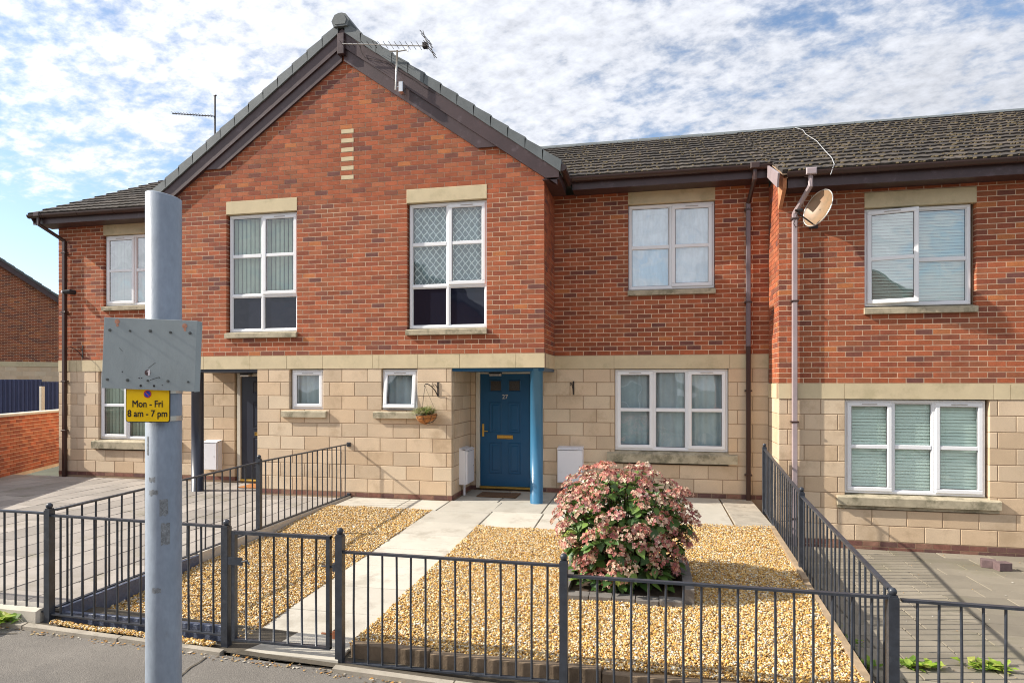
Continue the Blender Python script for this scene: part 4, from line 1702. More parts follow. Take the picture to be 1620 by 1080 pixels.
# meter cabinets
def meter_box(origin, U, OUT, w, h, d, label, z0):
    U, OUT = Vector(U), Vector(OUT)
    o = Vector(origin)
    t = thing('meter_box', label, 'meter box', o, group='white meter boxes on the house walls')
    mb = MB()
    Z = Vector((0, 0, 1))
    mb.obox(o, U * w, OUT * d * 0.8, Z * (h - 0.015))
    mb.add([o + Z * (h - 0.015), o + U * w + Z * (h - 0.015), o + U * w + OUT * d + Z * (h - 0.045), o + OUT * d + Z * (h - 0.045),
            o + Z * h, o + U * w + Z * h, o + U * w + OUT * d + Z * (h - 0.03), o + OUT * d + Z * (h - 0.03)],
           [(0, 1, 2, 3), (7, 6, 5, 4), (0, 4, 5, 1), (1, 5, 6, 2), (2, 6, 7, 3), (3, 7, 4, 0)])
    fix_normals(mb.build('cabinet', mWhite, t))
    mb = MB()
    mb.obox(o + U * 0.012 + OUT * d * 0.82 + Z * 0.012, U * (w - 0.024), OUT * d * 0.18, Z * (h - 0.07))
    dr_ = fix_normals(mb.build('door', mWhite, t))
    mb = MB()
    c = o + U * (w - 0.06) + OUT * d + Z * h * 0.45
    mb.obox(c, U * 0.012, OUT * 0.003, Z * 0.012)
    mb.build('lock', mRubber, dr_)
    mb = MB()
    p = o + U * w * 0.3 + OUT * 0.05
    mb.tube([p + Z * 0.005, (p.x, p.y, z0)], 0.022, 8)
    mb.build('pipe', mWhite, t)
    return t


meter_box((PX(882.5, RY - .1), RY, PZ(900, 764, RY - .2)), (1, 0, 0), (0, -1, 0), 0.43, 0.60, 0.19,
          'white meter box on the block wall between blue porch post and pink flowering bush', 0.0)
meter_box((GX1, 0.40, 0.19), (0, 1, 0), (1, 0, 0), 0.44, 0.60, 0.14,
          'white meter box on the porch side wall just left of the blue front door', 0.0)
meter_box((PX(322.5, RY - 0.1), RY, PZ(330, 743, RY - .15)), (1, 0, 0), (0, -1, 0), 0.32, 0.56, 0.16,
          'white meter box between dark porch post and dark front door', 0.3)


# ================================================================== HOUSE B: right-hand house
HB = thing('terraced_house', 'red brick house stepping forward beside the lilac downpipe, upper window standing open', 'house', (5, BY, -0.5))


def snb(z):
    return STB + round((z - STB) / CHU) * CHU


W9 = (PX(1367.7, BY), PX(1545.3, BY), snb(PZ(1456, 497, BY)), snb(PZ(1456, 300.5, BY)))
WA = (PX(1336.5, BY), PX(1566, BY), -0.39 + 0.225 * 2, SBB)
pc = courses((0, BY, 0), (1, 0, 0), (0, 1, 0), XB, XEND, STB, 37, CHU, 0.225, [W9], 0.1, shift=0.11)
pc += courses((XB, 0, 0), (0, -1, 0), (1, 0, 0), -RY, -BY - 0.105, STB, 41, CHU, 0.225, [], 0.1)
emit(pc, 'brick', mBrick, HB, 300, 'brickwork')
bl = courses((0, BY, 0), (1, 0, 0), (0, 1, 0), XB, XEND, -0.39, 9, CH, 0.45, [WA], shift=0.12, **bk)
bl += courses((XB, 0, 0), (0, -1, 0), (1, 0, 0), -RY, -BY - 0.105, -0.39, 9, CH, 0.45, [], **bk)
emit(bl, 'stone_block', mBlock, HB, 300, 'blockwork')
pl = courses((0, BY + 0.001, 0), (1, 0, 0), (0, 1, 0), XB, XEND, -0.465, 1, 0.075, 0.225, [], depth=0.1, pal=PAL_P)
pl += courses((0, BY + 0.001, 0), (1, 0, 0), (0, 1, 0), XB, XEND, -0.54, 1, 0.075, 0.225, [], depth=0.1, pal=PAL_P, par=1)
emit(pl, 'plinth_brick', mPl, HB, 300)
mb = MB()
core_cells(mb, (0, BY, 0), (1, 0, 0), (0, 1, 0), XB + 0.006, XEND, STB, 4.86, [W9])
mb.box(XB + 0.006, XB + 0.2, BY + 0.246, RY + 0.05, STB, 4.95)
fix_normals(mb.build('upper_wall', mMortar, HB))
mb = MB()
core_cells(mb, (0, BY, 0), (1, 0, 0), (0, 1, 0), XB + 0.004, XEND, -0.7, SBB, [WA], inset=0.004)
mb.box(XB + 0.004, XB + 0.2, BY + 0.245, RY + 0.05, -0.7, SBB)
mb.box(XEND - 0.2, XEND, BY + 0.246, 8.2, -0.7, 5.0)
fix_normals(mb.build('lower_wall', mMortar2, HB))
string_run((0, BY, 0), (1, 0, 0), (0, 1, 0), [XB - 0.008] + [PX(p, BY) for p in (1335.5, 1571, 1598)] + [PX(1598, BY) + 1.2, XEND], SBB, STB, HB)
string_run((XB, 0, 0), (0, -1, 0), (1, 0, 0), [-RY + 0.01, -BY - 0.13], SBB, STB, HB)
lintel(HB, W9[0], W9[1], W9[3] - 3 * CHU + 0.004, W9[3] - 0.006, BY)
window(HB, W9[0] + 0.01, W9[1] - 0.045, W9[2] + 0.115, W9[3] - 3 * CHU - 0.004, BY,
       [(0, .5, 0, 1, 'S', [.48], 'hi', ('left', R(14))), (.5, 1, 0, 1, 'F', [.46], 'hi', None)], ('venetian', 0, 0.06))
sill(HB, W9[0] - 0.01, W9[1] - 0.0, W9[2] + 0.115, W9[2] + 0.0, BY, 0.05)
zb_ = PZ(1450, 784, BY)
window(HB, WA[0] + 0.006, WA[1] - 0.03, zb_ + 0.004, SBB - 0.012, BY, c3, ('venetian', 0, 0.06), recess=0.05)
sill(HB, WA[0] - 0.11, WA[1] + 0.12, zb_ + 0.008, zb_ - 0.155, BY, 0.06, corbel=True)
BEY = BY - 0.40
roof_tiles(XB - 0.03, XEND + 0.1, BEY, RIDGE_Y, HB, 300)
moss(HB, XB, XEND - 1.5, BEY, 2600, 5)
ridge_row(HB, XB + 0.02, XEND)
zq = zroof(BEY)
eaves(HB, XB + 0.06, XEND, BEY + 0.085, zq - 0.20, zq - 0.04, zq + 0.0)
# boxed verge where the roof steps forward
mb = MB()
mb.prism([(BEY - 0.06, zq - 0.02), (0.66, zroof(0.66) - 0.02), (0.66, zroof(.66) - 0.20), (BEY + 0.02, zq - 0.20)], (XB - 0.10, 0, 0), (0, 1, 0), (0, 0, 1), (0.025, 0, 0))
fix_normals(mb.build('verge_board', mPipeGrey, HB))
mb = MB()
mb.prism([(BEY + 0.07, zq - 0.06), (BY + 0.02, zq + 0.14), (BY + 0.02, zq - 0.42), (BEY + 0.10, zq - 0.2)], (XB - 0.005, 0, 0), (0, 1, 0), (0, 0, 1), (0.05, 0, 0))
fix_normals(mb.build('corner_corbel', mat('corbel_brick', (0.50, 0.22, 0.11), 0.9, 0.2, 20, 0.3, 90), HB))
downpipe(HB, PX(1257, BY - 0.05), BY, zq - 0.50, -0.5, mPipeGrey, None, offs=0.14, gy=BEY + 0.023, gz=zq - 0.03, clips=(zq - 0.58, 3.05, 1.30, -0.1))


# ================================================================== roofline things
def aerial(name, label, base, top, boomdir, L_, n, pole=True, refl=True):
    t = thing(name, label, 'aerial', base, group='television aerials on the roofs')
    base, top = Vector(base), Vector(top)
    mb = MB()
    mb.tube([base, top], 0.016, 8)
    mb.build('mast', mAlu, t, smooth=True)
    bd = Vector(boomdir).normalized()
    side = Vector((0, 0, 1)).cross(bd).normalized()
    side = (side * 0.75 + Vector((0, 0, 0.65))).normalized() if refl else side
    return t, bd, side


b0 = Vector((PX(626, -.20), -0.20, PZ(626, 143, -.20)))
b1 = Vector((PX(628.5, -.20), -0.20, PZ(628.5, 80, -.20)))
t, bd, side = aerial('tv_aerial', 'metal television aerial with toothed boom fixed to the gable barge board', b0, b1, (1, 0, 0), 1.4, 16)
mb = MB()
pa = Vector((PX(541, -.20), -0.20, PZ(541, 69.5, -.20)))
pb = Vector((PX(672, -.20), -0.20, PZ(672, 73, -.20)))
mb.tube([pa, pb], 0.009, 6)
mb.build('boom', mAlu, t)
mb = MB()
pk_ = (pa + (pb - pa) * 0.80)
mb.tube([b1 - Vector((0, 0, .02)), b1 + Vector((.06, 0, -.015)), b1 + Vector((0.15, 0, -0.01)), Vector((pk_.x, -0.20, pk_.z - 0.10)), Vector((pk_.x, -0.20, pk_.z))], 0.010, 6)
mb.tube([b1 + Vector((-.13, 0, .0)), b1 + Vector((0, 0, -.01))], 0.012, 6)
mb.build('bracket', mAlu, t)
mb = MB()
for i in range(16):
    p = pa + (pb - pa) * (i / 15)
    hl = 0.052 + 0.02 * i / 15
    mb.tube([p + Vector((-0.018, -hl, 0.030)), p + Vector((0.018, hl, -0.030))], 0.0042, 5)
mb.build('element', mIron, t)
mb = MB()
pr_ = pb + Vector((0.06, 0, -0.01))
for a in (-1, -.5, .5, 1):
    mb.tube([pr_ + Vector((-0.02 + 0.04 * a, -0.22, 0.03 - 0.11 * a)), pr_ + Vector((0.02 + 0.04 * a, 0.22, 0.03 - 0.11 * a))], 0.006, 5)
for s_ in (-1, 1):
    mb.tube([pr_ + Vector((-.04, 0.14 * s_, .17)), pr_ + Vector((.05, 0.14 * s_, -.12))], 0.006, 5)
mb.cbox(pb.x - 0.03, pb.x + 0.05, -0.24, -0.16, pb.z - 0.03, pb.z + 0.045, 0.006)
mb.build('reflector', mIron, t)
mb = MB()
mb.cbox(b0.x + 0.05, b0.x + 0.12, -0.21, -0.07, b0.z - 0.03, b0.z + 0.13, 0.005)
mb.tube([b0 + Vector((0, 0, 0.05)), b0 + Vector((0.09, 0.03, 0.05))], 0.01, 6)
mb.build('wall_bracket', mChrome, t)
mb = MB()
cpts = [pa + Vector((0.3, 0.02, -0.01)), Vector((pa.x + .28, -0.09, pa.z - 0.10)), Vector((pa.x + .34, -0.085, pa.z - 0.2))]
for i in range(8):
    d_ = 0.75 + i * 0.12
    xx, zz_ = along(1, d_)
    cpts.append(Vector((xx, -0.085, zz_ - 0.19 + 0.01 * math.sin(i * 2))))
mb.tube(cpts, 0.004, 5)
mb.build('cable', mIron, t)

zr_ = zroof(RIDGE_Y)
xA = PX(340, RIDGE_Y)
base = (xA, RIDGE_Y, zr_ - 0.1)
t = thing('tv_aerial', 'plain thin television aerial standing against the clouds behind the left roof slope', 'aerial', base, group='television aerials on the roofs')
mb = MB()
ztop = PZ(340, 151, RIDGE_Y)
mb.tube([base, (xA, RIDGE_Y, ztop)], 0.022, 8)
mb.tube([(xA - .03, RIDGE_Y, ztop - .02), (xA + .04, RIDGE_Y, ztop)], 0.02, 6)
mb.build('mast', mIron, t)
mb = MB()
za = PZ(340, 185, RIDGE_Y)
mb.tube([(xA + 0.02, RIDGE_Y - .03, za), (PX(274, RIDGE_Y), RIDGE_Y - .03, PZ(274, 180.5, RIDGE_Y))], 0.013, 6)
mb.build('boom', mIron, t)
mb = MB()
for i in range(14):
    f = (i + 0.5) / 14
    xx = xA + (PX(274, RIDGE_Y) - xA) * f
    zz_ = za + (PZ(274, 180.5, RIDGE_Y) - za) * f
    mb.tube([(xx, RIDGE_Y - 0.12, zz_ + .01), (xx, RIDGE_Y + 0.06, zz_ + .01)], 0.005, 5)
mb.build('element', mIron, t)

# small aerial tip beyond the right ridge, roof vents, cable on the roof
cb_ = thing('roof_cable', 'thin white cable trailing down the mossy roof tiles to the gutter', 'cable', (PX(1290, 2), 2, zroof(2)))
mb = MB()
pts = []
for (px_, yv) in ((1257, 4.6), (1270, 4.1), (1275, 3.4), (1292, 2.4), (1306, 1.2), (1316, 0.55), (1320, 0.0), (1319, -0.10)):
    pts.append((PX(px_, yv), yv, zroof(yv) + 0.05))
pts.append((PX(1314, -.17), -0.17, zroof(-.13) - 0.08))
mb.tube(pts, 0.0055, 5)
mb.build('cord', mCable, cb_)

# satellite dish on the right-hand house
dc = Vector((PX(1293, BY - 0.35), BY - 0.38, PZ(1293, 329, BY - 0.38)))
t = thing('satellite_dish', 'weathered oval satellite dish under the eaves of the right-hand house beside downpipe', 'satellite dish', dc)
nrm = Vector((-0.80, -0.50, 0.30)).normalized()
upv = (Vector((0.10, 0, 1)) - nrm * Vector((0.10, 0, 1)).dot(nrm)).normalized()
rt = upv.cross(nrm).normalized()
mb = MB()
rings_, seg = 7, 28
vs = [dc - nrm * 0.055]
for i in range(1, rings_ + 1):
    r = i / rings_
    for k in range(seg):
        a = 2 * math.pi * k / seg
        vs.append(dc + rt * (0.24 * r * math.cos(a)) + upv * (0.265 * r * math.sin(a)) - nrm * (0.055 * (1 - r * r)))
fs = [(0, 1 + k, 1 + (k + 1) % seg) for k in range(seg)]
for i in range(rings_ - 1):
    for k in range(seg):
        a, b = 1 + i * seg + k, 1 + i * seg + (k + 1) % seg
        fs.append((a, a + seg, b + seg, b))
nv = len(vs)
vs2 = [v - nrm * 0.006 for v in vs]
fs2 = [tuple(x + nv for x in f[::-1]) for f in fs]
mb.add(vs + vs2, fs + fs2)
o = fix_normals(mb.build('dish', mDish, t, smooth=True))
mb = MB()
rim = [dc + rt * (0.243 * math.cos(2 * math.pi * k / 32)) + upv * (0.268 * math.sin(2 * math.pi * k / 32)) for k in range(33)]
mb.tube(rim, 0.008, 6, cap=False)
mb.build('rim', mAlu, t)
mb = MB()
lo = dc - upv * 0.24
lnb = dc + nrm * 0.30 - upv * 0.20
mb.tube([lo, lnb], 0.010, 6)
mb.tube([lnb - nrm * .03, lnb + upv * 0.02 + nrm * 0.03, lnb + upv * 0.06 - nrm * 0.05], 0.022, 8, rr=[0.016, 0.026, 0.030])
mb.build('receiver_arm', mIron, t)
mb = MB()
mb.tube([dc - nrm * 0.06, dc - nrm * 0.06 + Vector((0.02, 0.12, -0.05)), Vector((dc.x + 0.03, BY, dc.z - 0.12))], 0.018, 8)
mb.cbox(dc.x - 0.03, dc.x + 0.09, BY - 0.02, BY, dc.z - 0.2, dc.z - 0.04, 0.004)
mb.build('wall_mount', mIron, t)
mb = MB()
mb.tube([lnb, lnb + Vector((-.03, .1, -.12)), lnb + Vector((.03, .25, -.14)), lnb + Vector((.14, .32, -.06))], 0.005, 5)
mb.build('cable', mIron, t)


# wall brackets and hanging basket
def scroll(wall, zc, out, mirror, label, size=0.25):
    w = Vector(wall)
    t = thing('wall_bracket', label, 'bracket', w, group='black scrolled brackets on the walls')
    mb = MB()
    s = size
    mb.box(w.x - 0.012, w.x + 0.012, w.y - 0.012, w.y, w.z - s * 0.55, w.z + s * 0.5)
    mb.build('back_plate', mIron, t)
    mb = MB()
    o_ = Vector(out).normalized()
    p = lambda a, b: w + o_ * (a * s) + Vector((0, 0, b * s))
    mb.tube([p(0.05, -0.45), p(0.25, -0.1), p(0.55, 0.2), p(0.85, 0.36), p(1.05, 0.34), p(1.1, 0.22), p(1.02, 0.17)], 0.008, 6)
    mb.tube([p(0.04, 0.05), p(0.2, 0.3), p(0.34, 0.34), p(0.36, 0.2), p(0.27, 0.16)], 0.006, 6)
    mb.build('scroll_arm', mIron, t)
    return t, p(1.06, 0.2)


t1, hook = scroll((PX(693.0, 0) + 0.0, 0, PZ(693, 615, 0)), 0, (-0.75, -0.8, 0), 1, 'black scrolled bracket holding the hanging basket left of the porch', 0.22)
scroll((PX(907.5, RY), RY, PZ(907.5, 613, RY)), 0, (-0.12, -1, 0), 1, 'small empty black bracket on the blocks above a white meter box', 0.22)
scroll((PX(131, RY), RY, PZ(131, 556, RY)), 0, (-0.9, -0.7, 0), 1, 'empty black bracket on the brick beside the left-end downpipe', 0.24)
bc = Vector((PX(675, -0.20), -0.20, PZ(675, 656, -0.20)))
t = thing('hanging_basket', 'hanging basket of wispy pale green plants on chains beside the porch', 'hanging basket', bc)
mb = MB()
vs, fs = [], []
for i in range(6):
    a = math.pi / 2 * i / 5
    for k in range(14):
        b = 2 * math.pi * k / 14
        vs.append(bc + Vector((0.165 * math.cos(a) * math.cos(b), 0.165 * math.cos(a) * math.sin(b), -0.13 * math.sin(a) + 0.02 * math.cos(b))))
for i in range(5):
    for k in range(14):
        k2 = (k + 1) % 14
        fs.append((i * 14 + k, i * 14 + k2, (i + 1) * 14 + k2, (i + 1) * 14 + k))
mb.add(vs, fs)
mb.build('liner', mTerra, t)
mb = MB()
for k in range(8):
    b = 2 * math.pi * k / 8
    mb.tube([bc + Vector((0.168 * math.cos(a) * math.cos(b), 0.168 * math.cos(a) * math.sin(b), -0.133 * math.sin(a))) for a in frange(0, math.pi / 2, 5)], 0.003, 4)
for z_ in (0, -0.05):
    rr_ = 0.17 if z_ == 0 else 0.155
    mb.tube([bc + Vector((rr_ * math.cos(2 * math.pi * k / 20), rr_ * math.sin(2 * math.pi * k / 20), z_)) for k in range(21)], 0.003, 4, cap=False)
mb.build('wire_frame', mIron, t)
mb = MB()
for k in range(3):
    b = 2 * math.pi * k / 3 + 0.3
    mb.tube([bc + Vector((0.165 * math.cos(b), 0.165 * math.sin(b), 0)), hook], 0.0022, 4)
mb.build('chain', mIron, t)
mb = MB()
for k in range(800):
    a = random.uniform(0, 6.28)
    r = random.uniform(0, 0.10)
    p0 = bc + Vector((r * math.cos(a), r * math.sin(a), 0.0))
    a += random.uniform(-1.2, 1.2)
    l = random.uniform(0.08, 0.26)
    out_ = random.uniform(0.2, 1.0)
    d1 = Vector((math.cos(a) * out_ - 0.25, math.sin(a) * out_, random.uniform(0.3, 1.0))).normalized()
    p1 = p0 + d1 * l * 0.6
    p2 = p1 + (d1 + Vector((0, 0, -0.9))).normalized() * l * 0.5
    w = Vector((-math.sin(a), math.cos(a), 0)) * random.uniform(0.002, 0.005)
    mb.col = random.choice([(0.30, 0.32, 0.10), (0.22, 0.30, 0.09), (0.42, 0.38, 0.22), (0.16, 0.24, 0.06), (0.35, 0.28, 0.18)])
    mb.add([p0 - w, p0 + w, p1 + w, p1 - w, p2], [(0, 1, 2, 3), (3, 2, 4)])
o = mb.build('foliage', mWeed, t)
o['kind'] = 'stuff'

# security light on the far left downpipe
p = Vector((PX(113, RY - 0.05), RY - 0.1, PZ(113, 462, RY - .05)))
t = thing('security_light', 'small round black security light on the brick next to the left-end downpipe', 'light', p)
mb = MB()
mb.tube([p + Vector((0.02, 0.1, 0)), p + Vector((0, 0.0, 0)), p + Vector((-0.10, -0.05, -0.01))], 0.04, 10, rr=[0.05, 0.05, 0.035])
mb.build('housing', mRubber, t)
mb = MB()
mb.sphere(p + Vector((-0.11, -0.055, -0.01)), 0.028, 10, 6)
mb.build('lens', mWhite, t)

# door mats
for x_, y_, w_, lab in ((PX(788, 0.55), 0.60, 0.66, 'dark brown doormat on the slabs in front of the blue door'), (PX(395, 0.55) + .1, 0.72, 0.62, 'orange brown mat in front of the dark door behind the railings')):
    mb = MB()
    zz_ = zgarden(.5) if x_ > -4 else -0.028
    mb.cbox(x_ - w_ / 2, x_ + w_ / 2, y_ - 0.2, y_ + 0.2, zz_ + 0.004, zz_ + 0.022, 0.004)
    o = mb.build('doormat', mMat if x_ > -4 else mTerra, None, loc=(x_, y_, zz_))
    tag(o, lab, 'doormat', 'doormats at the front doors')

# ================================================================== RAILINGS
def post(parent, x, y, zb, zt, s=0.055):
    mb = MB()
    h = s / 2
    mb.obox(Vector((x - h, y - h, zb)), Vector((s, 0, 0)), Vector((0, s, 0)), Vector((0, 0, zt - zb)))
    mb.obox(Vector((x - h * .8, y - h * .8, zt)), Vector((s * .8, 0, 0)), Vector((0, s * .8, 0)), Vector((0, 0, 0.012)))
    o = mb.build('post', mRail, parent)
    mb = MB()
    mb.sphere((x, y, zt + 0.032), 0.026, 12, 8)
    mb.build('finial', mRail, o, smooth=True)
    return o


def panel(parent, a, b, zt0, zt1, zb0, zb1, n, rail=0.032, first=True):
    """a,b: (x,y) ends. top and bottom flat rails and n round bars"""
    a, b = Vector((*a, 0)), Vector((*b, 0))
    d = (b - a)
    side = Vector((-d.y, d.x, 0)).normalized()

    def flat(za, zb_, t, nm, w):
        mb = MB()
        pa, pb = a + Vector((0, 0, za)), b + Vector((0, 0, zb_))
        mb.obox(pa - side * w / 2 - Vector((0, 0, t / 2)), pb - pa, side * w, Vector((0, 0, t)))
        mb.build(nm, mRail, parent)
    flat(zt0, zt1, 0.016, 'top_rail', 0.036)
    flat(zb0, zb1, 0.012, 'bottom_rail', 0.034)
    for i in range(n):
        f = (i + 0.75) / (n + 0.5)
        p = a + d * f
        mb = MB()
        zb_ = zb0 + (zb1 - zb0) * f
        zt_ = zt0 + (zt1 - zt0) * f
        j = Vector((random.uniform(-.004, .004), random.uniform(-.003, .003), 0))
        mb.tube([p + Vector((0, 0, zb_)), p + j + Vector((0, 0, (zb_ + zt_) / 2)), p + Vector((0, 0, zt_))], 0.0085, 8, cap=False)
        mb.build('bar', mRail, parent, smooth=True)


XP = {p: PX(p, FY) for p in (78, 358, 538, 892, 1412)}
g1 = thing('metal_railing', 'dark front railing left of the gate, behind the sign pole', 'railing', (XP[78], FY, -0.15), group='dark metal railings round the front gardens')
post(g1, XP[78], FY, zwalk(XP[78]) - 0.02, 0.815)
post(g1, XP[358], FY, zwalk(XP[358]) - 0.02, 0.755)
panel(g1, (XP[78] + 0.03, FY), (XP[358] - 0.03, FY), 0.77, 0.755, -0.04, -0.08, 14)
panel(g1, (XP[78] - 2.6, FY), (XP[78] - 0.03, FY), 0.80, 0.785, 0.02, -0.025, 22)
post(g1, XP[78] - 2.63, FY, -0.1, 0.85)
g2 = thing('metal_railing', 'dark front railing right of the gate, before golden gravel and flowering bush', 'railing', (XP[892], FY, -0.2), group='dark metal railings round the front gardens')
post(g2, XP[538], FY, zwalk(XP[538]) - 0.01, 0.735)
post(g2, XP[892], FY, zwalk(XP[892]) - 0.02, 0.64)
post(g2, XP[1412], FY, zwalk(XP[1412]) - 0.02, 0.545, 0.06)
panel(g2, (XP[538] + 0.03, FY), (XP[892] - 0.03, FY), 0.615, 0.612, -0.20, -0.185, 14)
panel(g2, (XP[892] + 0.03, FY), (XP[1412] - 0.03, FY), 0.545, 0.540, -0.24, -0.26, 17)
g3 = thing('metal_railing', 'dark front railing at the neighbouring right yard with weeds behind it', 'railing', (XP[1412] + 0.6, FY, -0.3), group='dark metal railings round the front gardens')
panel(g3, (XP[1412] + 0.05, FY), (XP[1412] + 2.6, FY), 0.527, 0.51, -0.29, -0.09, 21)
post(g3, XP[1412] + 2.64, FY, -0.42, 0.50)
g4 = thing('metal_railing', 'dark side railing running back from pavement to wall left of the garden gravel', 'railing', (-4.8, -2.46, 0), group='dark metal railings round the front gardens')
post(g4, -4.80, -2.46, -0.03, 0.90)
panel(g4, (-4.80, -0.03), (-4.80, -2.43), 0.863, 0.868, 0.03, 0.03, 16)
panel(g4, (-4.80, -2.49), (XP[78] + 0.02, FY + 0.04), 0.865, 0.81, 0.03, 0.00, 19)
mb = MB()
mb.cbox(-4.83, -4.77, -0.03, 0.0, 0.82, 0.89, 0.004)
mb.cbox(-4.83, -4.77, -0.03, 0.0, 0.0, 0.06, 0.004)
mb.build('wall_fixing', mRail, g4)
g5 = thing('metal_railing', 'dark side railing between golden gravel and the right neighbour yard', 'railing', (1.55, -2.6, 0), group='dark metal railings round the front gardens')
xs0, xs1, xs2 = 1.66, PX(1268, -2.6), XP[1412]
post(g5, xs0, 0.18, -0.05, 0.93)
post(g5, xs1, -2.6, -0.12, 0.735)
panel(g5, (xs0, 0.15), (xs1, -2.57), 0.90, 0.72, 0.03, -0.08, 20)
panel(g5, (xs1, -2.63), (xs2, FY + 0.04), 0.70, 0.58, -0.09, -0.22, 19)

# gate
gt = thing('garden_gate', 'dark metal garden gate of upright bars standing across the slab path', 'gate', (XP[358], FY, -0.1))
ga, gb = XP[358] + 0.055, XP[538] - 0.075
zt, zb = 0.715, -0.105
mb = MB()
mb.box(ga, gb, FY - 0.018, FY + 0.018, zt - 0.012, zt + 0.012)
mb.build('top_rail', mRail, gt)
mb = MB()
mb.box(ga, gb, FY - 0.018, FY + 0.018, zb - 0.008, zb + 0.008)
mb.build('bottom_rail', mRail, gt)
for xx in (ga, gb - 0.03):
    mb = MB()
    mb.box(xx, xx + 0.03, FY - 0.019, FY + 0.019, zb - 0.0085, zt + 0.0125)
    mb.build('stile', mRail, gt)
for i in range(6):
    xx = ga + (gb - ga) * (i + 1) / 7
    mb = MB()
    mb.tube([(xx, FY, zb), (xx + random.uniform(-.004, .004), FY, 0.3), (xx, FY, zt)], 0.0085, 8)
    mb.build('bar', mRail, gt, smooth=True)
mb = MB()
mb.box(ga - 0.05, ga + 0.10, FY - 0.026, FY - 0.019, 0.47, 0.53)
mb.tube([(ga + 0.10, FY - 0.03, 0.50), (ga + 0.16, FY - 0.05, 0.52), (ga + 0.185, FY - 0.06, 0.49)], 0.007, 6)
mb.build('latch', mRail, gt)
for z_ in (0.50, -0.0):
    mb = MB()
    mb.tube([(gb - 0.075, FY - 0.0, z_), (gb + 0.05, FY, z_)], 0.008, 6)
    mb.cbox(gb + 0.02, gb + 0.045, FY - 0.02, FY + 0.02, z_ - 0.03, z_ + 0.03, 0.003)
    mb.build('hinge', mRust if z_ < 0.1 else mRail, gt)

# gravel boards (blue grey) along the left front and side
gbt = thing('gravel_board', 'blue grey textured gravel board behind the railing left of the gate', 'gravel board', (-4, FY + 0.05, -0.1), group='boards holding back the gravel')
mb = MB()
mb.cbox(-4.76, XP[358] - 0.02, FY + 0.045, FY + 0.075, -0.22, -0.035, 0.004)
mb.build('board', mBoard, gbt)
gbt = thing('gravel_board', 'blue grey textured gravel board along the side railing next to the grey yard', 'gravel board', (-4.77, -4.4, -0.1), group='boards holding back the gravel')
mb = MB()
mb.cbox(-4.775, -4.745, -5.24, -3.62, -0.2, 0.005, 0.004)
mb.build('board', mBoard, gbt)
mb = MB()
mb.cbox(-4.84, -4.76, -3.6, -0.02, -0.2, 0.018, 0.006)
o = mb.build('edging_board', mConcreteLt, None, loc=(-4.8, -1.8, 0))
tag(o, 'pale edging under the side railing between grey yard and left gravel', 'edging')
# concrete upstand under the far left railing
mb = MB()
mb.cbox(-8.5, -4.9, FY - 0.05, FY + 0.10, -0.4, 0.002, 0.02)
o = mb.build('low_concrete_wall', mConcreteLt, None, loc=(-6, FY, -0.1))
tag(o, 'low rough concrete upstand under the leftmost railing beside the pavement', 'concrete edging')
# timbers behind the front railing on the right and along the right side
xx = XP[538] + 0.05
for i, L_ in enumerate((0.62, 1.25, 1.1, 0.75)):
    x2 = min(xx + L_, 1.40)
    mb = MB()
    mb.cbox(xx, x2 - 0.008, FY + 0.07, FY + 0.135, -0.34, -0.092 - 0.017 * (xx + 2.2) + random.uniform(-.006, .006), 0.006)
    o = mb.build('timber_edging', mTimber, None, loc=((xx + x2) / 2, FY + 0.1, -0.2))
    tag(o, ['short dark timber board beside the gate post under the front railing',
            'long dark timber board holding the gravel before the middle railing post',
            'dark timber board holding the gravel right of the middle railing post',
            'dark timber board ending at the right corner railing post'][i], 'timber board', 'timber boards along the gravel')
    xx = x2
for i, (ya, yb) in enumerate(((-0.86, -3.0), (-3.01, -5.15))):
    mb = MB()
    xa, xb = 1.395 + 0.034 * (ya + 5.29), 1.395 + 0.034 * (yb + 5.29)
    za, zb = zgarden(ya) + 0.035, zgarden(yb) + 0.055
    vs = []
    for (x_, y_, z_) in ((xa, ya, za), (xb, yb, zb)):
        vs += [(x_, y_, z_ - 0.25), (x_ + 0.055, y_, z_ - 0.25), (x_ + 0.055, y_, z_), (x_, y_, z_)]
    mb.add([Vector(v) for v in vs], [(0, 1, 2, 3), (7, 6, 5, 4), (0, 4, 5, 1), (1, 5, 6, 2), (2, 6, 7, 3), (3, 7, 4, 0)])
    o = fix_normals(mb.build('timber_edging', mTimberL, None, loc=(xa, (ya + yb) / 2, -0.1)))
    tag(o, ['pale timber board at the right edge of the gravel, half nearer the house',
            'pale timber board at the right edge of the gravel, half nearer the pavement'][i], 'timber board', 'timber boards along the gravel')

# ================================================================== SIGN POLE AND SIGNS
zc_p = 2.86
pb_ = at_depth(259, 606, zc_p)
gz = zwalk(pb_.x) - 0.03
pole = thing('sign_pole', 'thick grey painted steel pole with slanted top standing on the asphalt pavement', 'pole', (pb_.x, pb_.y, gz))
mb = MB()
seg = 40
rp = 0.0735
zt = at_depth(259, 311, zc_p).z
vs = []
fwd = Vector((-math.sin(YAW), math.cos(YAW), 0))
rgt = Vector((math.cos(YAW), math.sin(YAW), 0))
for k in range(seg):
    a = 2 * math.pi * k / seg
    d = rgt * math.cos(a) + fwd * math.sin(a)
    vs.append(Vector((pb_.x, pb_.y, gz)) + d * rp)
for k in range(seg):
    a = 2 * math.pi * k / seg
    d = rgt * math.cos(a) + fwd * math.sin(a)
    vs.append(Vector((pb_.x, pb_.y, zt - 0.012 * math.cos(a) - 0.0 * math.sin(a))) + d * rp)
for k in range(seg):
    a = 2 * math.pi * k / seg
    d = rgt * math.cos(a) + fwd * math.sin(a)
    vs.append(Vector((pb_.x, pb_.y, zt - 0.012 * math.cos(a) + 0.006)) + d * (rp - 0.01))
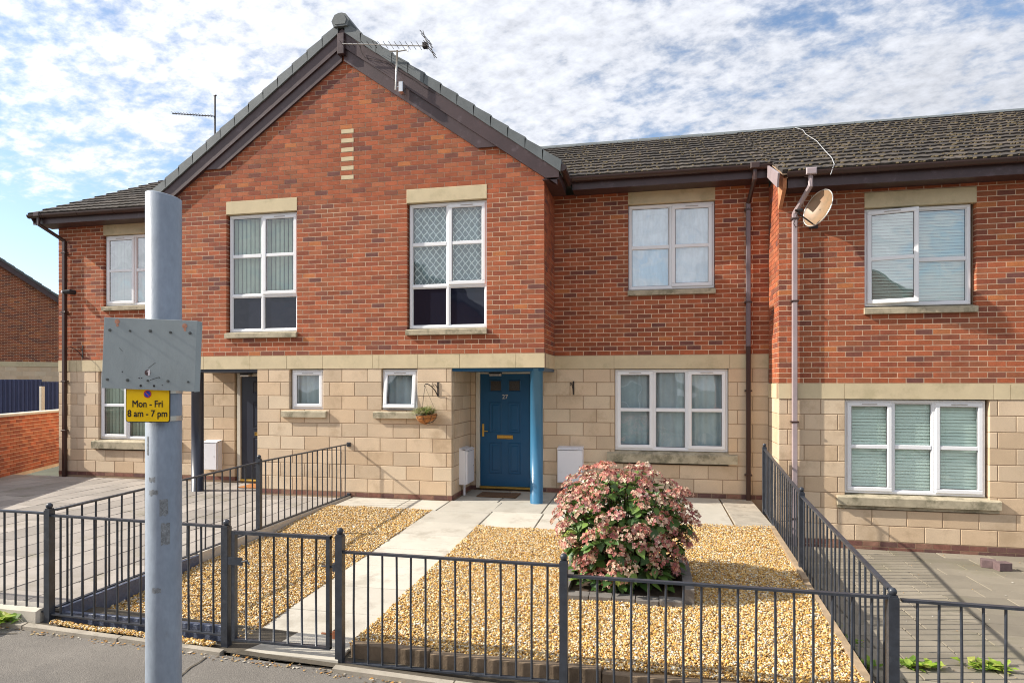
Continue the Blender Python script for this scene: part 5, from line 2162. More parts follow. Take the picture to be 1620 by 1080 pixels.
fs = [(k, (k + 1) % seg, seg + (k + 1) % seg, seg + k) for k in range(seg)]
fs += [(seg + k, seg + (k + 1) % seg, 2 * seg + (k + 1) % seg, 2 * seg + k) for k in range(seg)]
fs.append(tuple(range(2 * seg, 3 * seg)))
mb.add(vs, fs)
o = mb.build('tube', mPole, pole)
for p in o.data.polygons:
    p.use_smooth = len(p.vertices) == 4
mb = MB()
for py_, hh in ((661, 0.011), (618, 0.011)):
    c = at_depth(259, py_, zc_p)
    n = 32
    ringp = []
    for dz in (-hh, hh):
        for rr_ in (rp + 0.003,):
            ringp += [Vector((pb_.x, pb_.y, c.z + dz)) + (rgt * math.cos(2 * math.pi * k / n) + fwd * math.sin(2 * math.pi * k / n)) * rr_ for k in range(n)]
    mb.add(ringp, [(k, (k + 1) % n, n + (k + 1) % n, n + k) for k in range(n)])
mb.build('clamp_band', mAlu, pole)
mRes = mat('tape_residue', (0.205, 0.22, 0.235), 0.85, 0.5, 60, grain=0.3, gscale=200)
for a0, a1, pyt, pyb in ((248, 272, 755, 762), (250, 281, 775, 783), (286, 312, 790, 816), (290, 318, 828, 862), (236, 246, 690, 720), (262, 290, 930, 938)):
    mb = MB()
    za, zb2 = at_depth(259, pyt, zc_p - rp).z, at_depth(259, pyb, zc_p - rp).z
    n = 6
    vs = []
    for k in range(n + 1):
        a = R(a0 + (a1 - a0) * k / n)
        d = rgt * math.cos(a) + fwd * math.sin(a)
        for z_ in (za + random.uniform(-.003, .003), zb2 + random.uniform(-.004, .004)):
            vs.append(Vector((pb_.x, pb_.y, z_)) + d * (rp + 0.0006))
    mb.add(vs, [(2 * k, 2 * k + 1, 2 * k + 3, 2 * k + 2) for k in range(n)])
    mb.build('tape_residue', mRes, pole)


def signframe(px, py, zc, roll=0.0, yaw=0.0):
    c = at_depth(px, py, zc)
    M = Matrix.Rotation(YAW + yaw, 4, 'Z') @ Matrix.Rotation(roll, 4, 'Y')
    return Matrix.Translation(c) @ M


SC = 2.735 / 1001                        # metres per photo pixel on the sign plane


def local_build(mb, M, name, m, parent):
    mb.v = [tuple(M @ Vector(p)) for p in mb.v]
    return mb.build(name, m, parent)


# large bare plate
M1 = signframe(238.5, 560.5, 2.735, roll=R(2.2))
plate = thing('sign_plate', 'large blank grey metal plate with bolt holes clamped across the pole', 'sign plate', M1.translation)
w2, h2 = 76 * SC, 56 * SC
mb = MB()
mb.cbox(-w2, w2 - 0.012, 0, 0.003, -h2, h2, 0.0008)
o = local_build(mb, M1, 'panel', mPlate, plate)
mb = MB()
mb.add([(w2 - 0.014, -0.001, -h2 - .002), (w2 + 0.004, 0.012, -h2), (w2 + 0.004, 0.012, h2 - .004), (w2 - 0.014, -0.001, h2),
        (w2 - 0.014, 0.002, -h2 - .002), (w2 + 0.001, 0.016, -h2), (w2 + 0.001, 0.016, h2 - .004), (w2 - 0.014, 0.002, h2)],
       [(0, 1, 2, 3), (7, 6, 5, 4), (0, 4, 5, 1), (1, 5, 6, 2), (2, 6, 7, 3), (3, 7, 4, 0)])
fix_normals(local_build(mb, M1, 'folded_edge', mPlate, plate))


def disc(mb, x, z, r, y0=-0.003, y1=0.0, n=16):
    vs = [(x + r * math.cos(2 * math.pi * k / n), y0, z + r * math.sin(2 * math.pi * k / n)) for k in range(n)]
    vs += [(x + r * math.cos(2 * math.pi * k / n), y1, z + r * math.sin(2 * math.pi * k / n)) for k in range(n)]
    mb.add(vs, [tuple(range(n))] + [(n + k, n + (k + 1) % n, (k + 1) % n, k) for k in range(n)])


# measured on the photo: studs (x, y in pixels from the plate centre)
for (dx, dy, r) in ((-66, 36, 2.1), (-34, 36, 1.7), (-2, 37, 2.3), (30, 36, 2.0), (61, 36, 2.2), (-67, -42, 2.0), (-35, -42, 2.3), (-3, -41.5, 1.6), (29, -41, 2.0), (61, -41, 1.6)):
    mb = MB()
    disc(mb, dx * SC, dy * SC, r * SC, -0.004, 0)
    disc(mb, dx * SC - .0006, dy * SC + .0006, r * SC * 0.55, -0.0055, -0.004)
    local_build(mb, M1, 'stud', mat('stud_metal', (0.10, 0.11, 0.105), 0.5, 0.3, 90), plate)
mb = MB()
for (dx, dy, r) in ((-14, -50, 1.9), (7, -49.5, 1.8), (-44, -29, 0.9), (-17, -38, .9), (-13, -37.5, .8), (15, -36, .8), (20, -48, .7)):
    disc(mb, dx * SC, dy * SC, r * SC, -0.0012, 0.0002, 12)
for (xa, za, xb, zb_) in ((-3, -22, 8, -13), (0, -41, 14, -36), (-50, 8, -45, 3)):
    mb.add([(xa * SC, -0.0008, za * SC), (xb * SC, -0.0008, zb_ * SC), (xb * SC, -0.0008, (zb_ + .7) * SC), (xa * SC, -0.0008, (za + .7) * SC)], [(0, 1, 2, 3)])
local_build(mb, M1, 'bolt_hole', mBlack, plate)
mb = MB()
for (dx, dy) in ((-55, 50), (52, 47)):
    disc(mb, dx * SC, dy * SC, 4.0 * SC, -0.0012, 0.0002, 14)
    disc(mb, (dx + .6) * SC, (dy - 6) * SC, 2.2 * SC, -0.0012, 0.0002, 10)
local_build(mb, M1, 'rust_patch', mat('orange_rust_patch', (0.50, 0.24, 0.16), 0.9, 0.4, 60), plate)
mb = MB()
disc(mb, -4 * SC, -29 * SC, 4.6 * SC, -0.0012, 0.0002, 14)
local_build(mb, M1, 'scar', mat('dark_scar', (0.10, 0.06, 0.06), 0.9, 0.4, 60), plate)
mb = MB()
mb.add([(x_ * SC, -0.0018, z_ * SC) for x_, z_ in ((-2.8, -34), (-0.2, -33), (0.6, -27), (-.4, -23.5), (-5.5, -28), (-3, -27.6))], [(0, 1, 2, 3, 4, 5)])
local_build(mb, M1, 'scar', mat('white_scar', (0.75, 0.7, 0.72), 0.8, 0), plate)

# yellow parking plate
M2 = signframe(234, 633, 2.755, roll=R(0.3))
ys = thing('parking_sign', 'small yellow parking times plate reading Mon to Fri below the grey plate', 'sign', M2.translation)


def rrect(mb, w, h, r, y0, y1, n=6):
    pts = []
    for cx, cz, a0 in ((w - r, h - r, 0), (-w + r, h - r, 90), (-w + r, -h + r, 180), (w - r, -h + r, 270)):
        for k in range(n + 1):
            a = R(a0 + 90 * k / n)
            pts.append((cx + r * math.cos(a), cz + r * math.sin(a)))
    m_ = len(pts)
    vs = [(x_, y0, z_) for x_, z_ in pts] + [(x_, y1, z_) for x_, z_ in pts]
    mb.add(vs, [tuple(range(m_)), tuple(range(2 * m_ - 1, m_ - 1, -1))] + [(m_ + k, m_ + (k + 1) % m_, (k + 1) % m_, k) for k in range(m_)])


mb = MB()
rrect(mb, 35.3 * SC, 35 * SC, 4.5 * SC, 0, 0.003)
back = local_build(mb, M2, 'backing', mBlack, ys)
mb = MB()
rrect(mb, 34.0 * SC, 33.8 * SC, 3.6 * SC, -0.0012, 0)
local_build(mb, M2, 'face', mYellow, ys)
mb = MB()
disc(mb, -0.5 * SC, 10.0 * SC, 6.2 * SC, -0.0020, -0.001, 28)
local_build(mb, M2, 'red_ring', mSignRed, ys)
mb = MB()
disc(mb, -0.5 * SC, 10.0 * SC, 4.9 * SC, -0.0026, -0.001, 28)
local_build(mb, M2, 'blue_disc', mSignBlue, ys)
mb = MB()
c45 = math.cos(R(45))
a_, b_ = 5.0 * SC, 0.65 * SC
cx, cz = -0.5 * SC, 10.0 * SC
mb.add([(cx - a_ * c45 - b_ * c45, -0.0031, cz + a_ * c45 - b_ * c45), (cx + a_ * c45 - b_ * c45, -0.0031, cz - a_ * c45 - b_ * c45),
        (cx + a_ * c45 + b_ * c45, -0.0031, cz - a_ * c45 + b_ * c45), (cx - a_ * c45 + b_ * c45, -0.0031, cz + a_ * c45 + b_ * c45)], [(0, 1, 2, 3)])
local_build(mb, M2, 'red_bar', mSignRed, ys)
rotS = M2.to_euler()
rot3 = (M2.to_3x3() @ Matrix.Rotation(R(90), 3, 'X')).to_euler()
for s_, dz_, sz in (('Mon - Fri', -10.8, 15.2), ('8 am - 7 pm', -26.2, 15.2)):
    o = txt(s_, sz * SC, M2 @ Vector((-0.5 * SC, -0.0022, dz_ * SC)), ys, mBlack, 'lettering', ext=0.0004, rot=rot3, bold=0.0011)
    o.scale = (0.86, 1, 1)

# ================================================================== LEFT: boundary wall, navy fence, post, far house
wd = Vector((-0.41, 0.91, 0)).normalized()
wo = Vector((-10.05, -5.2, 0))
Lw = (Vector((-13.9, 3.35, 0)) - wo).length
wd = (Vector((-13.9, 3.35, 0)) - wo).normalized()
win_ = Vector((-wd.y, wd.x, 0))          # into the wall (away from the yard)
win_ = -Vector((wd.y, -wd.x, 0))
bw = thing('boundary_wall', 'low orange brick wall with pale coping at the left edge of the grey yard', 'wall', wo)
pc = courses(wo, wd, win_, 0, Lw, -0.03, 16, 0.0757, 0.225, [], 0.1, pal=[q(c, 1.15) for c in BRICKS[:10]])
emit(pc, 'brick', mBrick, bw, 300, 'brickwork')
mb = MB()
mb.obox(wo + win_ * 0.006 + Vector((0, 0, -0.1)), wd * Lw, win_ * 0.2, Vector((0, 0, 1.28)))
fix_normals(mb.build('wall_core', mMortar, bw))
n = 14
for i in range(n):
    mb = MB()
    a = Lw * i / n
    mb.obox(wo + wd * (a + 0.003) - win_ * 0.03 + Vector((0, 0, 1.184)), wd * (Lw / n - 0.006), win_ * 0.28, Vector((0, 0, 0.045)))
    fix_normals(mb.build('coping_stone', mConcreteLt, bw))

ff = at_depth(-60, 606, 17.5)
fe = at_depth(98, 606, 18.5)
fn = thing('metal_fence', 'navy blue corrugated metal fence behind the low brick wall at left', 'fence', (ff.x, ff.y, 0))
fd = (fe - ff)
fd.z = 0
FL = fd.length
fd.normalize()
fnrm = Vector((fd.y, -fd.x, 0))
bays = [(0, FL * 0.80, 2.02), (FL * 0.80, FL, 1.93)]
i = 0
u = 0.0
while u < FL:
    top = at_depth(0, 600, 17.8).z if u < FL * 0.775 else at_depth(0, 603.5, 17.8).z
    mb = MB()
    prof = [(0, 0), (0.03, 0.0), (0.045, 0.03), (0.085, 0.03), (0.10, 0.0)]
    o0 = Vector((ff.x, ff.y, 0)) + fd * u
    vs = []
    for (a, b) in prof:
        p = o0 + fd * a + fnrm * b
        vs += [(p.x, p.y, -0.1), (p.x, p.y, top)]
    mb.add(vs, [(2 * k, 2 * k + 2, 2 * k + 3, 2 * k + 1) for k in range(len(prof) - 1)])
    mb.build('sheet_rib', mFence, fn)
    u += 0.10
pp = at_depth(66, 606, 16.9)
zt = at_depth(66, 611, 16.9).z
mb = MB()
mb.cbox(-0.045, 0.045, -0.045, 0.045, -0.1, zt, 0.012)
mb.v = [(a + pp.x, b + pp.y, c) for a, b, c in mb.v]
o = mb.build('concrete_post', mConcreteLt, None, loc=(pp.x, pp.y, -0.1))
tag(o, 'slim white post standing in front of the navy fence at left', 'post')

# far-left house: gable end seen beyond the fence
hd = Vector((0.67, 0.74, 0)).normalized()
hin = Vector((-hd.y, hd.x, 0))
e1 = at_depth(108, 606, 31.5)
ho = Vector((e1.x, e1.y, 0)) - hd * 9.0
fh = thing('gabled_house', 'distant red brick house beyond the navy fence at the left edge', 'house', ho)
SBF = CAM.z + 0.80
zE = at_depth(98, 487, 31.5).z


def fclip(z):
    r = (zE + 3.3 - z) / (3.3 / 4.6)
    return (4.5 - r, 4.5 + r)


pc = courses(ho, hd, hin, 0, 9.0, SBF + 0.24, 75, 0.0757, 0.225, [], 0.1, clip=fclip, pal=[q(c, .8) for c in BRICKS])
emit(pc, 'brick', mBrick, fh, 300, 'brickwork')
bl = courses(ho, hd, hin, 0, 9.0, SBF - 2.25, 10, 0.225, 0.45, [], **bk)
emit(bl, 'stone_block', mBlock, fh, 300, 'blockwork')
mb = MB()
mb.obox(ho + hin * 0.006 + Vector((0, 0, -1)), hd * 9.0, hin * 6, Vector((0, 0, zE + 1.0)))
pr = [(0.0, 0), (9.0, 0), (4.5, 3.15)]
mb.prism(pr, ho + hin * 0.006 + Vector((0, 0, zE)), hd, (0, 0, 1), hin * 6)
fix_normals(mb.build('wall', mMortar, fh))
for i in range(10):
    mb = MB()
    mb.obox(ho + hd * (0.9 * i + 0.004) - hin * 0.02 + Vector((0, 0, SBF + 0.004)), hd * 0.892, hin * 0.1, Vector((0, 0, 0.228)))
    mb.build('string_stone', mStone, fh)
for sg in (-1, 1):
    mb = MB()
    c = ho + hd * 4.5
    run = 4.85
    rise = run * 3.3 / 4.6
    a0 = c - hin * 0.3 + Vector((0, 0, zE + 3.42))
    dn = hd * (sg * run) + Vector((0, 0, -rise))
    mb.obox(a0 + Vector((0, 0, -0.03)), dn, hin * 7, Vector((0, 0, 0.09)))
    fix_normals(mb.build('roof', mTileGrey, fh))
    mb = MB()
    mb.obox(a0 + hin * 0.05 + Vector((0, 0, -0.30)), dn, hin * 0.03, Vector((0, 0, 0.265)))
    fix_normals(mb.build('barge_board', mWood, fh))
    nst = 14
    for i in range(nst):
        mb = MB()
        p0 = a0 + dn * (i / nst) - hin * 0.02
        mb.obox(p0 + Vector((0, 0, 0.0)), dn * (0.98 / nst) + Vector((0, 0, 0.03)), hin * 0.3, Vector((0, 0, 0.08)))
        fix_normals(mb.build('verge_tile', mTileGrey, fh))

# ================================================================== HOUSES ACROSS THE STREET (seen mirrored in the panes)
for i, (x0, x1, h, lab) in enumerate(((-18, -8.5, 5.0, 'red brick house across the street, mirrored in the left windows'),
                                      (-7.5, 1.5, 5.0, 'red brick house across the street facing the blue door'),
                                      (4.5, 13.5, 5.2, 'red brick house across the street, mirrored in the right windows'))):
    t = thing('facing_house', lab, 'house', ((x0 + x1) / 2, -24, -0.4), group='houses across the street')
    mb = MB()
    mb.box(x0, x1, -31, -24, -1.2, h)
    mb.prism([(0, 0), (x1 - x0, 0), ((x1 - x0) / 2, 3.4)], (x0, -31, h), (1, 0, 0), (0, 0, 1), (0, 7, 0))
    mb.build('wall', mat('facing_brick', (0.27, 0.10, 0.06), 0.9, 0.2, 5), t)
    for sg in (-1, 1):
        mb = MB()
        cx = (x0 + x1) / 2
        run = (x1 - x0) / 2 + 0.3
        mb.obox(Vector((cx, -31.3, h + 3.5)), Vector((sg * run, 0, -run * 3.4 / ((x1 - x0) / 2))), Vector((0, 7.6, 0)), Vector((0, 0, 0.1)))
        fix_normals(mb.build('roof', mTileGrey, t))
    for wx in (0.22, 0.72):
        for wz in (0.6, 3.1):
            xc = x0 + (x1 - x0) * wx
            mb = MB()
            ring(mb, xc - 0.7, xc + 0.7, wz, wz + 1.3, 0, 0.06, 0.07)
            mb.v = [(a, -23.96 - b * 0.5 + 0.03, c) for a, b, c in mb.v]
            fix_normals(mb.build('window_frame', mUPVC, t))
            mb = MB()
            mb.add([(xc - 0.64, -23.985, wz + 0.06), (xc + 0.64, -23.985, wz + 0.06), (xc + 0.64, -23.985, wz + 1.24), (xc - 0.64, -23.985, wz + 1.24)], [(0, 3, 2, 1)])
            mb.build('pane', mSpandrel, t)

mb = MB()
gcr = random.Random(4)
for (xa, ya, xb, yb, n, w) in ((-3.22, -5.47, -3.10, -7.6, 26, 0.011), (-4.9, -5.5, -6.4, -5.95, 14, 0.008), (1.0, -5.5, 1.3, -7.6, 14, 0.006)):
    pts = [(xa + (xb - xa) * i / n + gcr.gauss(0, 0.014), ya + (yb - ya) * i / n) for i in range(n + 1)]
    dx, dy = yb - ya, xa - xb
    l = math.hypot(dx, dy)
    dx, dy = dx / l, dy / l
    vs = []
    for (x_, y_) in pts:
        ww = w * gcr.uniform(0.4, 1.3)
        vs += [(x_ - dx * ww, y_ - dy * ww, zwy(x_, y_) + 0.005), (x_ + dx * ww, y_ + dy * ww, zwy(x_, y_) + 0.005)]
    mb.add(vs, [(2 * i, 2 * i + 1, 2 * i + 3, 2 * i + 2) for i in range(n)])
o = mb.build('pavement_crack', mJoint)
o['kind'] = 'structure'

# ================================================================== HYDRANGEA AND ITS PLANTER
BX, BYY = -0.22, -3.35
zb = zgarden(BYY) + 0.03
plr = thing('planter_edging', 'square of grey edging blocks round the foot of the flowering bush', 'planter', (BX, BYY, zb))
for side_ in range(4):
    for i in range(5):
        a = -0.5 + i * 0.205
        mb = MB()
        h = 0.05 + (0.05 if side_ in (0,) else 0.0) + random.uniform(-.008, .008)
        if side_ == 0:
            mb.cbox(BX + a, BX + a + 0.198, BYY - 0.56, BYY - 0.44, zb - 0.05, zb + 0.03 + random.uniform(-.006, .006), 0.006)
        elif side_ == 1:
            mb.cbox(BX + a, BX + a + 0.198, BYY + 0.44, BYY + 0.55, zb - 0.05, zb + 0.06, 0.006)
        elif side_ == 2:
            mb.cbox(BX - 0.58, BX - 0.49, BYY + a, BYY + a + 0.198, zb - 0.05, zb + 0.07, 0.006)
        else:
            mb.cbox(BX + 0.53, BX + 0.62, BYY + a, BYY + a + 0.198, zb - 0.05, zb + 0.13, 0.006)
        mb.build('edging_block', mEdge, plr)
mb = MB()
mb.box(BX - 0.5, BX + 0.54, BYY - 0.45, BYY + 0.45, zb - 0.05, zb + 0.012)
mb.build('soil', mSoil, plr)

bush = thing('hydrangea_bush', 'large rounded hydrangea bush with faded pink flower heads and green leaves on the gravel', 'bush', (BX, BYY, zb))
gr = random.Random(21)
C0 = Vector((BX - 0.05, BYY, zb + 0.58))
RX, RYY, RZ = 0.64, 0.61, 0.55
heads = []


def surf(th, ph, k=1.0):
    """th azimuth, ph elevation angle; lumpy ellipsoid"""
    l = 1 + 0.07 * math.sin(3 * th + 1.0) + 0.05 * math.sin(5 * ph + 2 * th)
    return C0 + Vector((RX * math.cos(ph) * math.cos(th), RYY * math.cos(ph) * math.sin(th), RZ * math.sin(ph))) * (l * k)


tries = 0
while len(heads) < 165 and tries < 9000:
    tries += 1
    th = gr.uniform(0, 6.283)
    sp = gr.uniform(-0.82, 1.0)
    ph = math.asin(sp)
    p = surf(th, ph, gr.choice((0.88, 0.96, 1.0, 1.0, 1.04)))
    if all((p - h[0]).length > 0.094 for h in heads):
        heads.append((p, th, ph))
stemb = MB()
leafpieces = []
base0 = Vector((BX, BYY, zb))
PETALS = [(0.58, 0.23, 0.17), (0.66, 0.36, 0.26), (0.50, 0.18, 0.15), (0.74, 0.50, 0.38), (0.40, 0.14, 0.13), (0.70, 0.56, 0.40), (0.54, 0.26, 0.25), (0.80, 0.68, 0.54), (0.46, 0.34, 0.16)]
TINY = [(0.22, 0.13, 0.05), (0.28, 0.20, 0.08), (0.16, 0.10, 0.05)]
for (p, th, ph) in heads:
    n = (p - C0)
    n = Vector((n.x / RX, n.y / RYY, n.z / RZ)).normalized()
    axis = (n * 0.65 + Vector((0, 0, 0.95))).normalized()
    foot = base0 + Vector((gr.uniform(-.12, .12), gr.uniform(-.12, .12), 0))
    m1 = foot.lerp(p, 0.5) + Vector((0, 0, 0.08)) + n * 0.04
    stemb.tube([foot, m1, p - axis * 0.05, p], 0.006, 5, rr=[0.008, 0.006, 0.0045, 0.003])
    a = axis.orthogonal().normalized()
    b = axis.cross(a)
    hb = MB()
    hr = gr.uniform(0.066, 0.092)
    tone = gr.uniform(0.82, 1.12)
    hue = gr.random()
    for k in range(44):
        # flattened dome of florets
        t_ = gr.uniform(0, 6.283)
        rr_ = math.sqrt(gr.random())
        q_ = p + (a * math.cos(t_) + b * math.sin(t_)) * hr * rr_ + axis * (0.035 * (1 - rr_ * rr_) + gr.uniform(-.010, .010))
        fl = (axis * 0.8 + (a * math.cos(t_) + b * math.sin(t_)) * rr_ * 0.9 + Vector((gr.gauss(0, .3), gr.gauss(0, .3), gr.gauss(0, .3)))).normalized()
        fa = fl.orthogonal().normalized()
        fb = fl.cross(fa)
        s0 = gr.uniform(0, 1.57)
        s = gr.uniform(0.013, 0.021)
        if rr_ < 0.55 and gr.random() < 0.5:
            hb.col = q(gr.choice(TINY), tone)
            for j in range(3):
                c_ = q_ + Vector((gr.gauss(0, .008), gr.gauss(0, .008), gr.gauss(0, .005)))
                hb.add([c_ + fa * .005, c_ - fa * .003 + fb * .004, c_ - fa * .003 - fb * .004, c_ + fl * .006], [(0, 1, 3), (1, 2, 3), (2, 0, 3)])
            continue
        pc_ = PETALS[int((hue * 3 + gr.random() * 5) % len(PETALS))]
        hb.col = q(pc_, tone * gr.uniform(0.85, 1.1))
        for j in range(4):
            an = s0 + j * math.pi / 2 + gr.uniform(-.15, .15)
            d1 = fa * math.cos(an) + fb * math.sin(an)
            d2 = fa * math.cos(an + 1.57) + fb * math.sin(an + 1.57)
            lift = fl * gr.uniform(0.0, 0.008)
            hb.add([q_, q_ + d1 * s * 0.6 + d2 * s * 0.5 + lift * .6, q_ + d1 * s * 1.15 + lift * 1.4, q_ + d1 * s * 0.6 - d2 * s * 0.5 + lift * .6], [(0, 1, 2, 3)])
    hb.build('flower_head', mPetal, bush)
    # pairs of leaves below the head
    for j in range(gr.choice((3, 4, 4, 5))):
        t_ = gr.uniform(0, 6.283)
        d = (a * math.cos(t_) + b * math.sin(t_) + axis * gr.uniform(-0.5, 0.25) + Vector((0, 0, -0.25))).normalized()
        leafpieces.append((p - axis * gr.uniform(0.05, 0.16) + d * 0.01, d, gr.uniform(0.075, 0.125), axis))
fix_normals(stemb.build('stems', mStem, bush))
for k in range(1050):
    th = gr.uniform(0, 6.283)
    ph = math.asin(gr.uniform(-0.95, 0.95))
    p = surf(th, ph, gr.uniform(0.25, 0.93))
    if p.z < zb + 0.04:
        p.z = zb + gr.uniform(0.04, 0.12)
    n = (p - C0).normalized()
    d = (n + Vector((gr.gauss(0, .6), gr.gauss(0, .6), gr.gauss(-.2, .5)))).normalized()
    leafpieces.append((p, d, gr.uniform(0.07, 0.10), (n + Vector((0, 0, .8))).normalized()))
for k in range(170):
    th = gr.uniform(0, 6.283)
    rr_ = gr.uniform(0.25, 0.50)
    p = Vector((BX + rr_ * math.cos(th) * 1.05, BYY + rr_ * math.sin(th) * 0.95, zb + gr.uniform(0.03, 0.24)))
    d = Vector((math.cos(th) + gr.gauss(0, .4), math.sin(th) + gr.gauss(0, .4), gr.uniform(-.3, .5))).normalized()
    leafpieces.append((p, d, gr.uniform(0.08, 0.13), Vector((0, 0, 1))))
LEAFC = [(0.085, 0.17, 0.035), (0.07, 0.15, 0.035), (0.12, 0.22, 0.045), (0.055, 0.12, 0.035), (0.17, 0.28, 0.06), (0.26, 0.34, 0.07)]


def leaf_mesh(ci):
    me = bpy.data.meshes.new('leaf')
    vs, fs = [], []
    ws = [0.0, 0.30, 0.38, 0.30, 0.14, 0.0]
    for i, w in enumerate(ws):
        t_ = i / 5
        zc_ = -0.18 * t_ * t_
        vs += [(t_, -w, zc_ + abs(w) * 0.28), (t_, 0, zc_), (t_, w, zc_ + abs(w) * 0.28)]
    for i in range(5):
        for j in range(2):
            a = i * 3 + j
            fs.append((a, a + 3, a + 4, a + 1))
    me.from_pydata(vs, [], fs)
    at = me.color_attributes.new('Col', 'FLOAT_COLOR', 'POINT')
    cc = np.array([(*q(LEAFC[ci], 1.25 if (i % 3 == 1) else 1.0), 1) for i in range(len(vs))], dtype=np.float32)
    at.data.foreach_set('color', cc.ravel())
    me.materials.append(mLeaf)
    me.polygons.foreach_set('use_smooth', [True] * len(me.polygons))
    return me


LM = [leaf_mesh(i) for i in range(len(LEAFC))]
wts = [5, 5, 4, 4, 2, 1]


def leaf_matrix(p, d, s, upv):
    z = (upv - d * upv.dot(d))
    if z.length < 1e-3:
        z = d.orthogonal()
    z.normalize()
    y = z.cross(d).normalized()
    return Matrix.Translation(p) @ Matrix((d * s, y * s, z * s)).transposed().to_4x4()


# leaves nearest the camera side are single parts
leafpieces.sort(key=lambda L: (L[0] - CAM).length - 0.5 * (L[0] - C0).length)
for L in leafpieces[:290]:
    M = leaf_matrix(*L)
    M.translation = M.translation - Vector(bush.location)
    o = bpy.data.objects.new('leaf', LM[gr.choices(range(6), wts)[0]])
    COL.objects.link(o)
    o.parent = bush
    o.matrix_local = M
mb = MB()
for L in leafpieces[290:]:
    M = leaf_matrix(*L)
    me = LM[gr.choices(range(6), wts)[0]]
    mb.col = LEAFC[gr.choices(range(6), wts)[0]]
    mb.add([M @ v.co for v in me.vertices], [tuple(p.vertices) for p in me.polygons])
o = mb.build('foliage', mLeaf, bush, smooth=True)
o['kind'] = 'stuff'


# ================================================================== small things
def weed(loc, n, s, label, seed, spiky=False):
    g = random.Random(seed)
    t = thing('weed_plant', label, 'weed', loc, group='weeds growing along the railings')
    mb = MB()
    for i in range(n):
        a = g.uniform(0, 6.283)
        mb.col = g.choice([(0.30, 0.44, 0.05), (0.22, 0.36, 0.05), (0.38, 0.50, 0.09), (0.15, 0.26, 0.04), (0.45, 0.48, 0.12)])
        p = Vector(loc) + Vector((g.gauss(0, s * .45), g.gauss(0, s * .16), 0.004))
        up = g.uniform(0.3, 1.2) * (2.4 if spiky else 1)
        d = Vector((math.cos(a), math.sin(a), up)).normalized()
        l = s * g.uniform(0.35, 0.8) * (1.3 if spiky else 1)
        w = Vector((-math.sin(a), math.cos(a), g.uniform(-.3, .3))) * l * (0.05 if spiky else 0.26)
        p1, p2 = p + d * l * 0.5, p + d * l * 0.75 + Vector((math.cos(a), math.sin(a), -0.3)).normalized() * l * 0.35
        mb.add([p, p1 - w, p2, p1 + w, p1 + Vector((0, 0, -l * .05))], [(0, 1, 4), (0, 4, 3), (1, 2, 4), (4, 2, 3)])
    o = mb.build('leaves', mWeed, t)
    o['kind'] = 'stuff'
    return t


weed((-5.25, FY - 0.14, zwalk(-5.2) + 0.02), 60, 0.22, 'bright weed at the pavement edge below the leftmost railing', 1)
weed((1.64, -4.05, zyard(-4.05)), 60, 0.15, 'weed at the foot of the right corner railing post', 2)
weed((2.10, -3.98, zyard(-3.98)), 60, 0.16, 'weed behind the first bars of the right neighbour railing', 3)
weed((2.66, -3.86, zyard(-3.86)), 80, 0.16, 'flat weed along the right yard edge near the picture corner', 4)
weed((1.60, -3.7, zyard(-3.7)), 40, 0.2, 'grassy weed growing beside the pale timber board', 5, True)
weed((1.62, -3.2, zyard(-3.2)), 24, 0.12, 'small tuft beside the pale timber board', 6, True)

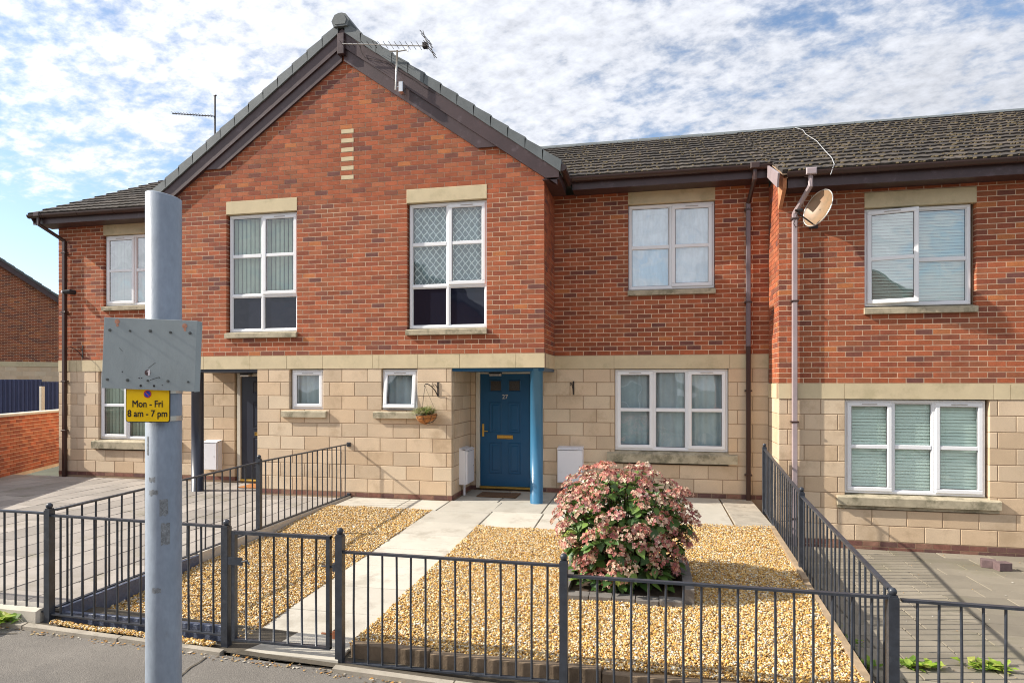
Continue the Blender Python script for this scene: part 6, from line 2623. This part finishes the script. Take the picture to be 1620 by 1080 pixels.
for k, (px_, dx) in enumerate(((1563, 0), (1586, 0.03))):
    yb_ = -0.42 - 0.12 * k
    xb_ = PX(px_, yb_)
    z0 = zyard(yb_) + 0.002
    mb = MB()
    mb.cbox(-0.075, 0.085, -0.055, 0.055, 0, 0.10, 0.004)
    a = R(-18 + 30 * k)
    mb.v = [(xb_ + x_ * math.cos(a) - y_ * math.sin(a), yb_ + x_ * math.sin(a) + y_ * math.cos(a), z0 + z_) for x_, y_, z_ in mb.v]
    o = mb.build('loose_brick', mat('loose_brick_clay', (0.15, 0.10, 0.10), 0.9, 0.3, 20, 0.4, 90), None, loc=(xb_, yb_, z0))
    tag(o, ['loose dark brick lying on the right yard, nearer the house', 'loose dark brick lying on the right yard, nearer the street'][k], 'brick', 'loose bricks on the right yard')

# litter: dry leaves and grit along the edging and on the yards
gl_ = random.Random(9)
mb = MB()


def flake(x, y, z, s):
    a = gl_.uniform(0, 6.28)
    c_, s_ = math.cos(a) * s, math.sin(a) * s
    mb.add([(x + c_, y + s_, z + gl_.uniform(.002, .4 * s)), (x - s_ * .6, y + c_ * .6, z + gl_.uniform(.002, .6 * s)), (x - c_, y - s_, z + gl_.uniform(.002, .4 * s)), (x + s_ * .6, y - c_ * .6, z + 0.002)], [(0, 1, 2, 3)])


for i in range(900):
    x = gl_.uniform(-5.5, 2.2)
    y = FY - 0.14 + abs(gl_.gauss(0, 0.03)) * gl_.choice((-1, -1, 1.2))
    mb.col = gl_.choice([(0.35, 0.2, 0.07), (0.22, 0.12, 0.05), (0.45, 0.33, 0.16), (0.55, 0.5, 0.42), (0.5, 0.24, 0.05), (0.12, 0.09, 0.06)])
    flake(x, y, zwy(x, y) + 0.002, gl_.uniform(0.004, 0.016) * (1.6 if gl_.random() < .1 else 1))
for i in range(170):
    x, y = gl_.uniform(1.8, 5.5), gl_.uniform(-4.9, 0.2)
    mb.col = gl_.choice([(0.6, 0.57, 0.5), (0.45, 0.33, 0.16), (0.55, 0.28, 0.08), (0.2, 0.15, 0.1)])
    flake(x, y, zyard(y) + 0.004, gl_.uniform(0.004, 0.014))
for i in range(140):
    x, y = gl_.uniform(-4.6, 1.5), gl_.uniform(-0.6, 0.95)
    mb.col = gl_.choice([(0.45, 0.33, 0.16), (0.2, 0.15, 0.1), (0.55, 0.42, 0.2)])
    if y < 0 or -3.0 < x:
        flake(x, y, zgarden(y) + 0.006, gl_.uniform(0.003, 0.009))
o = mb.build('leaf_litter', mLitter)
o['kind'] = 'stuff'
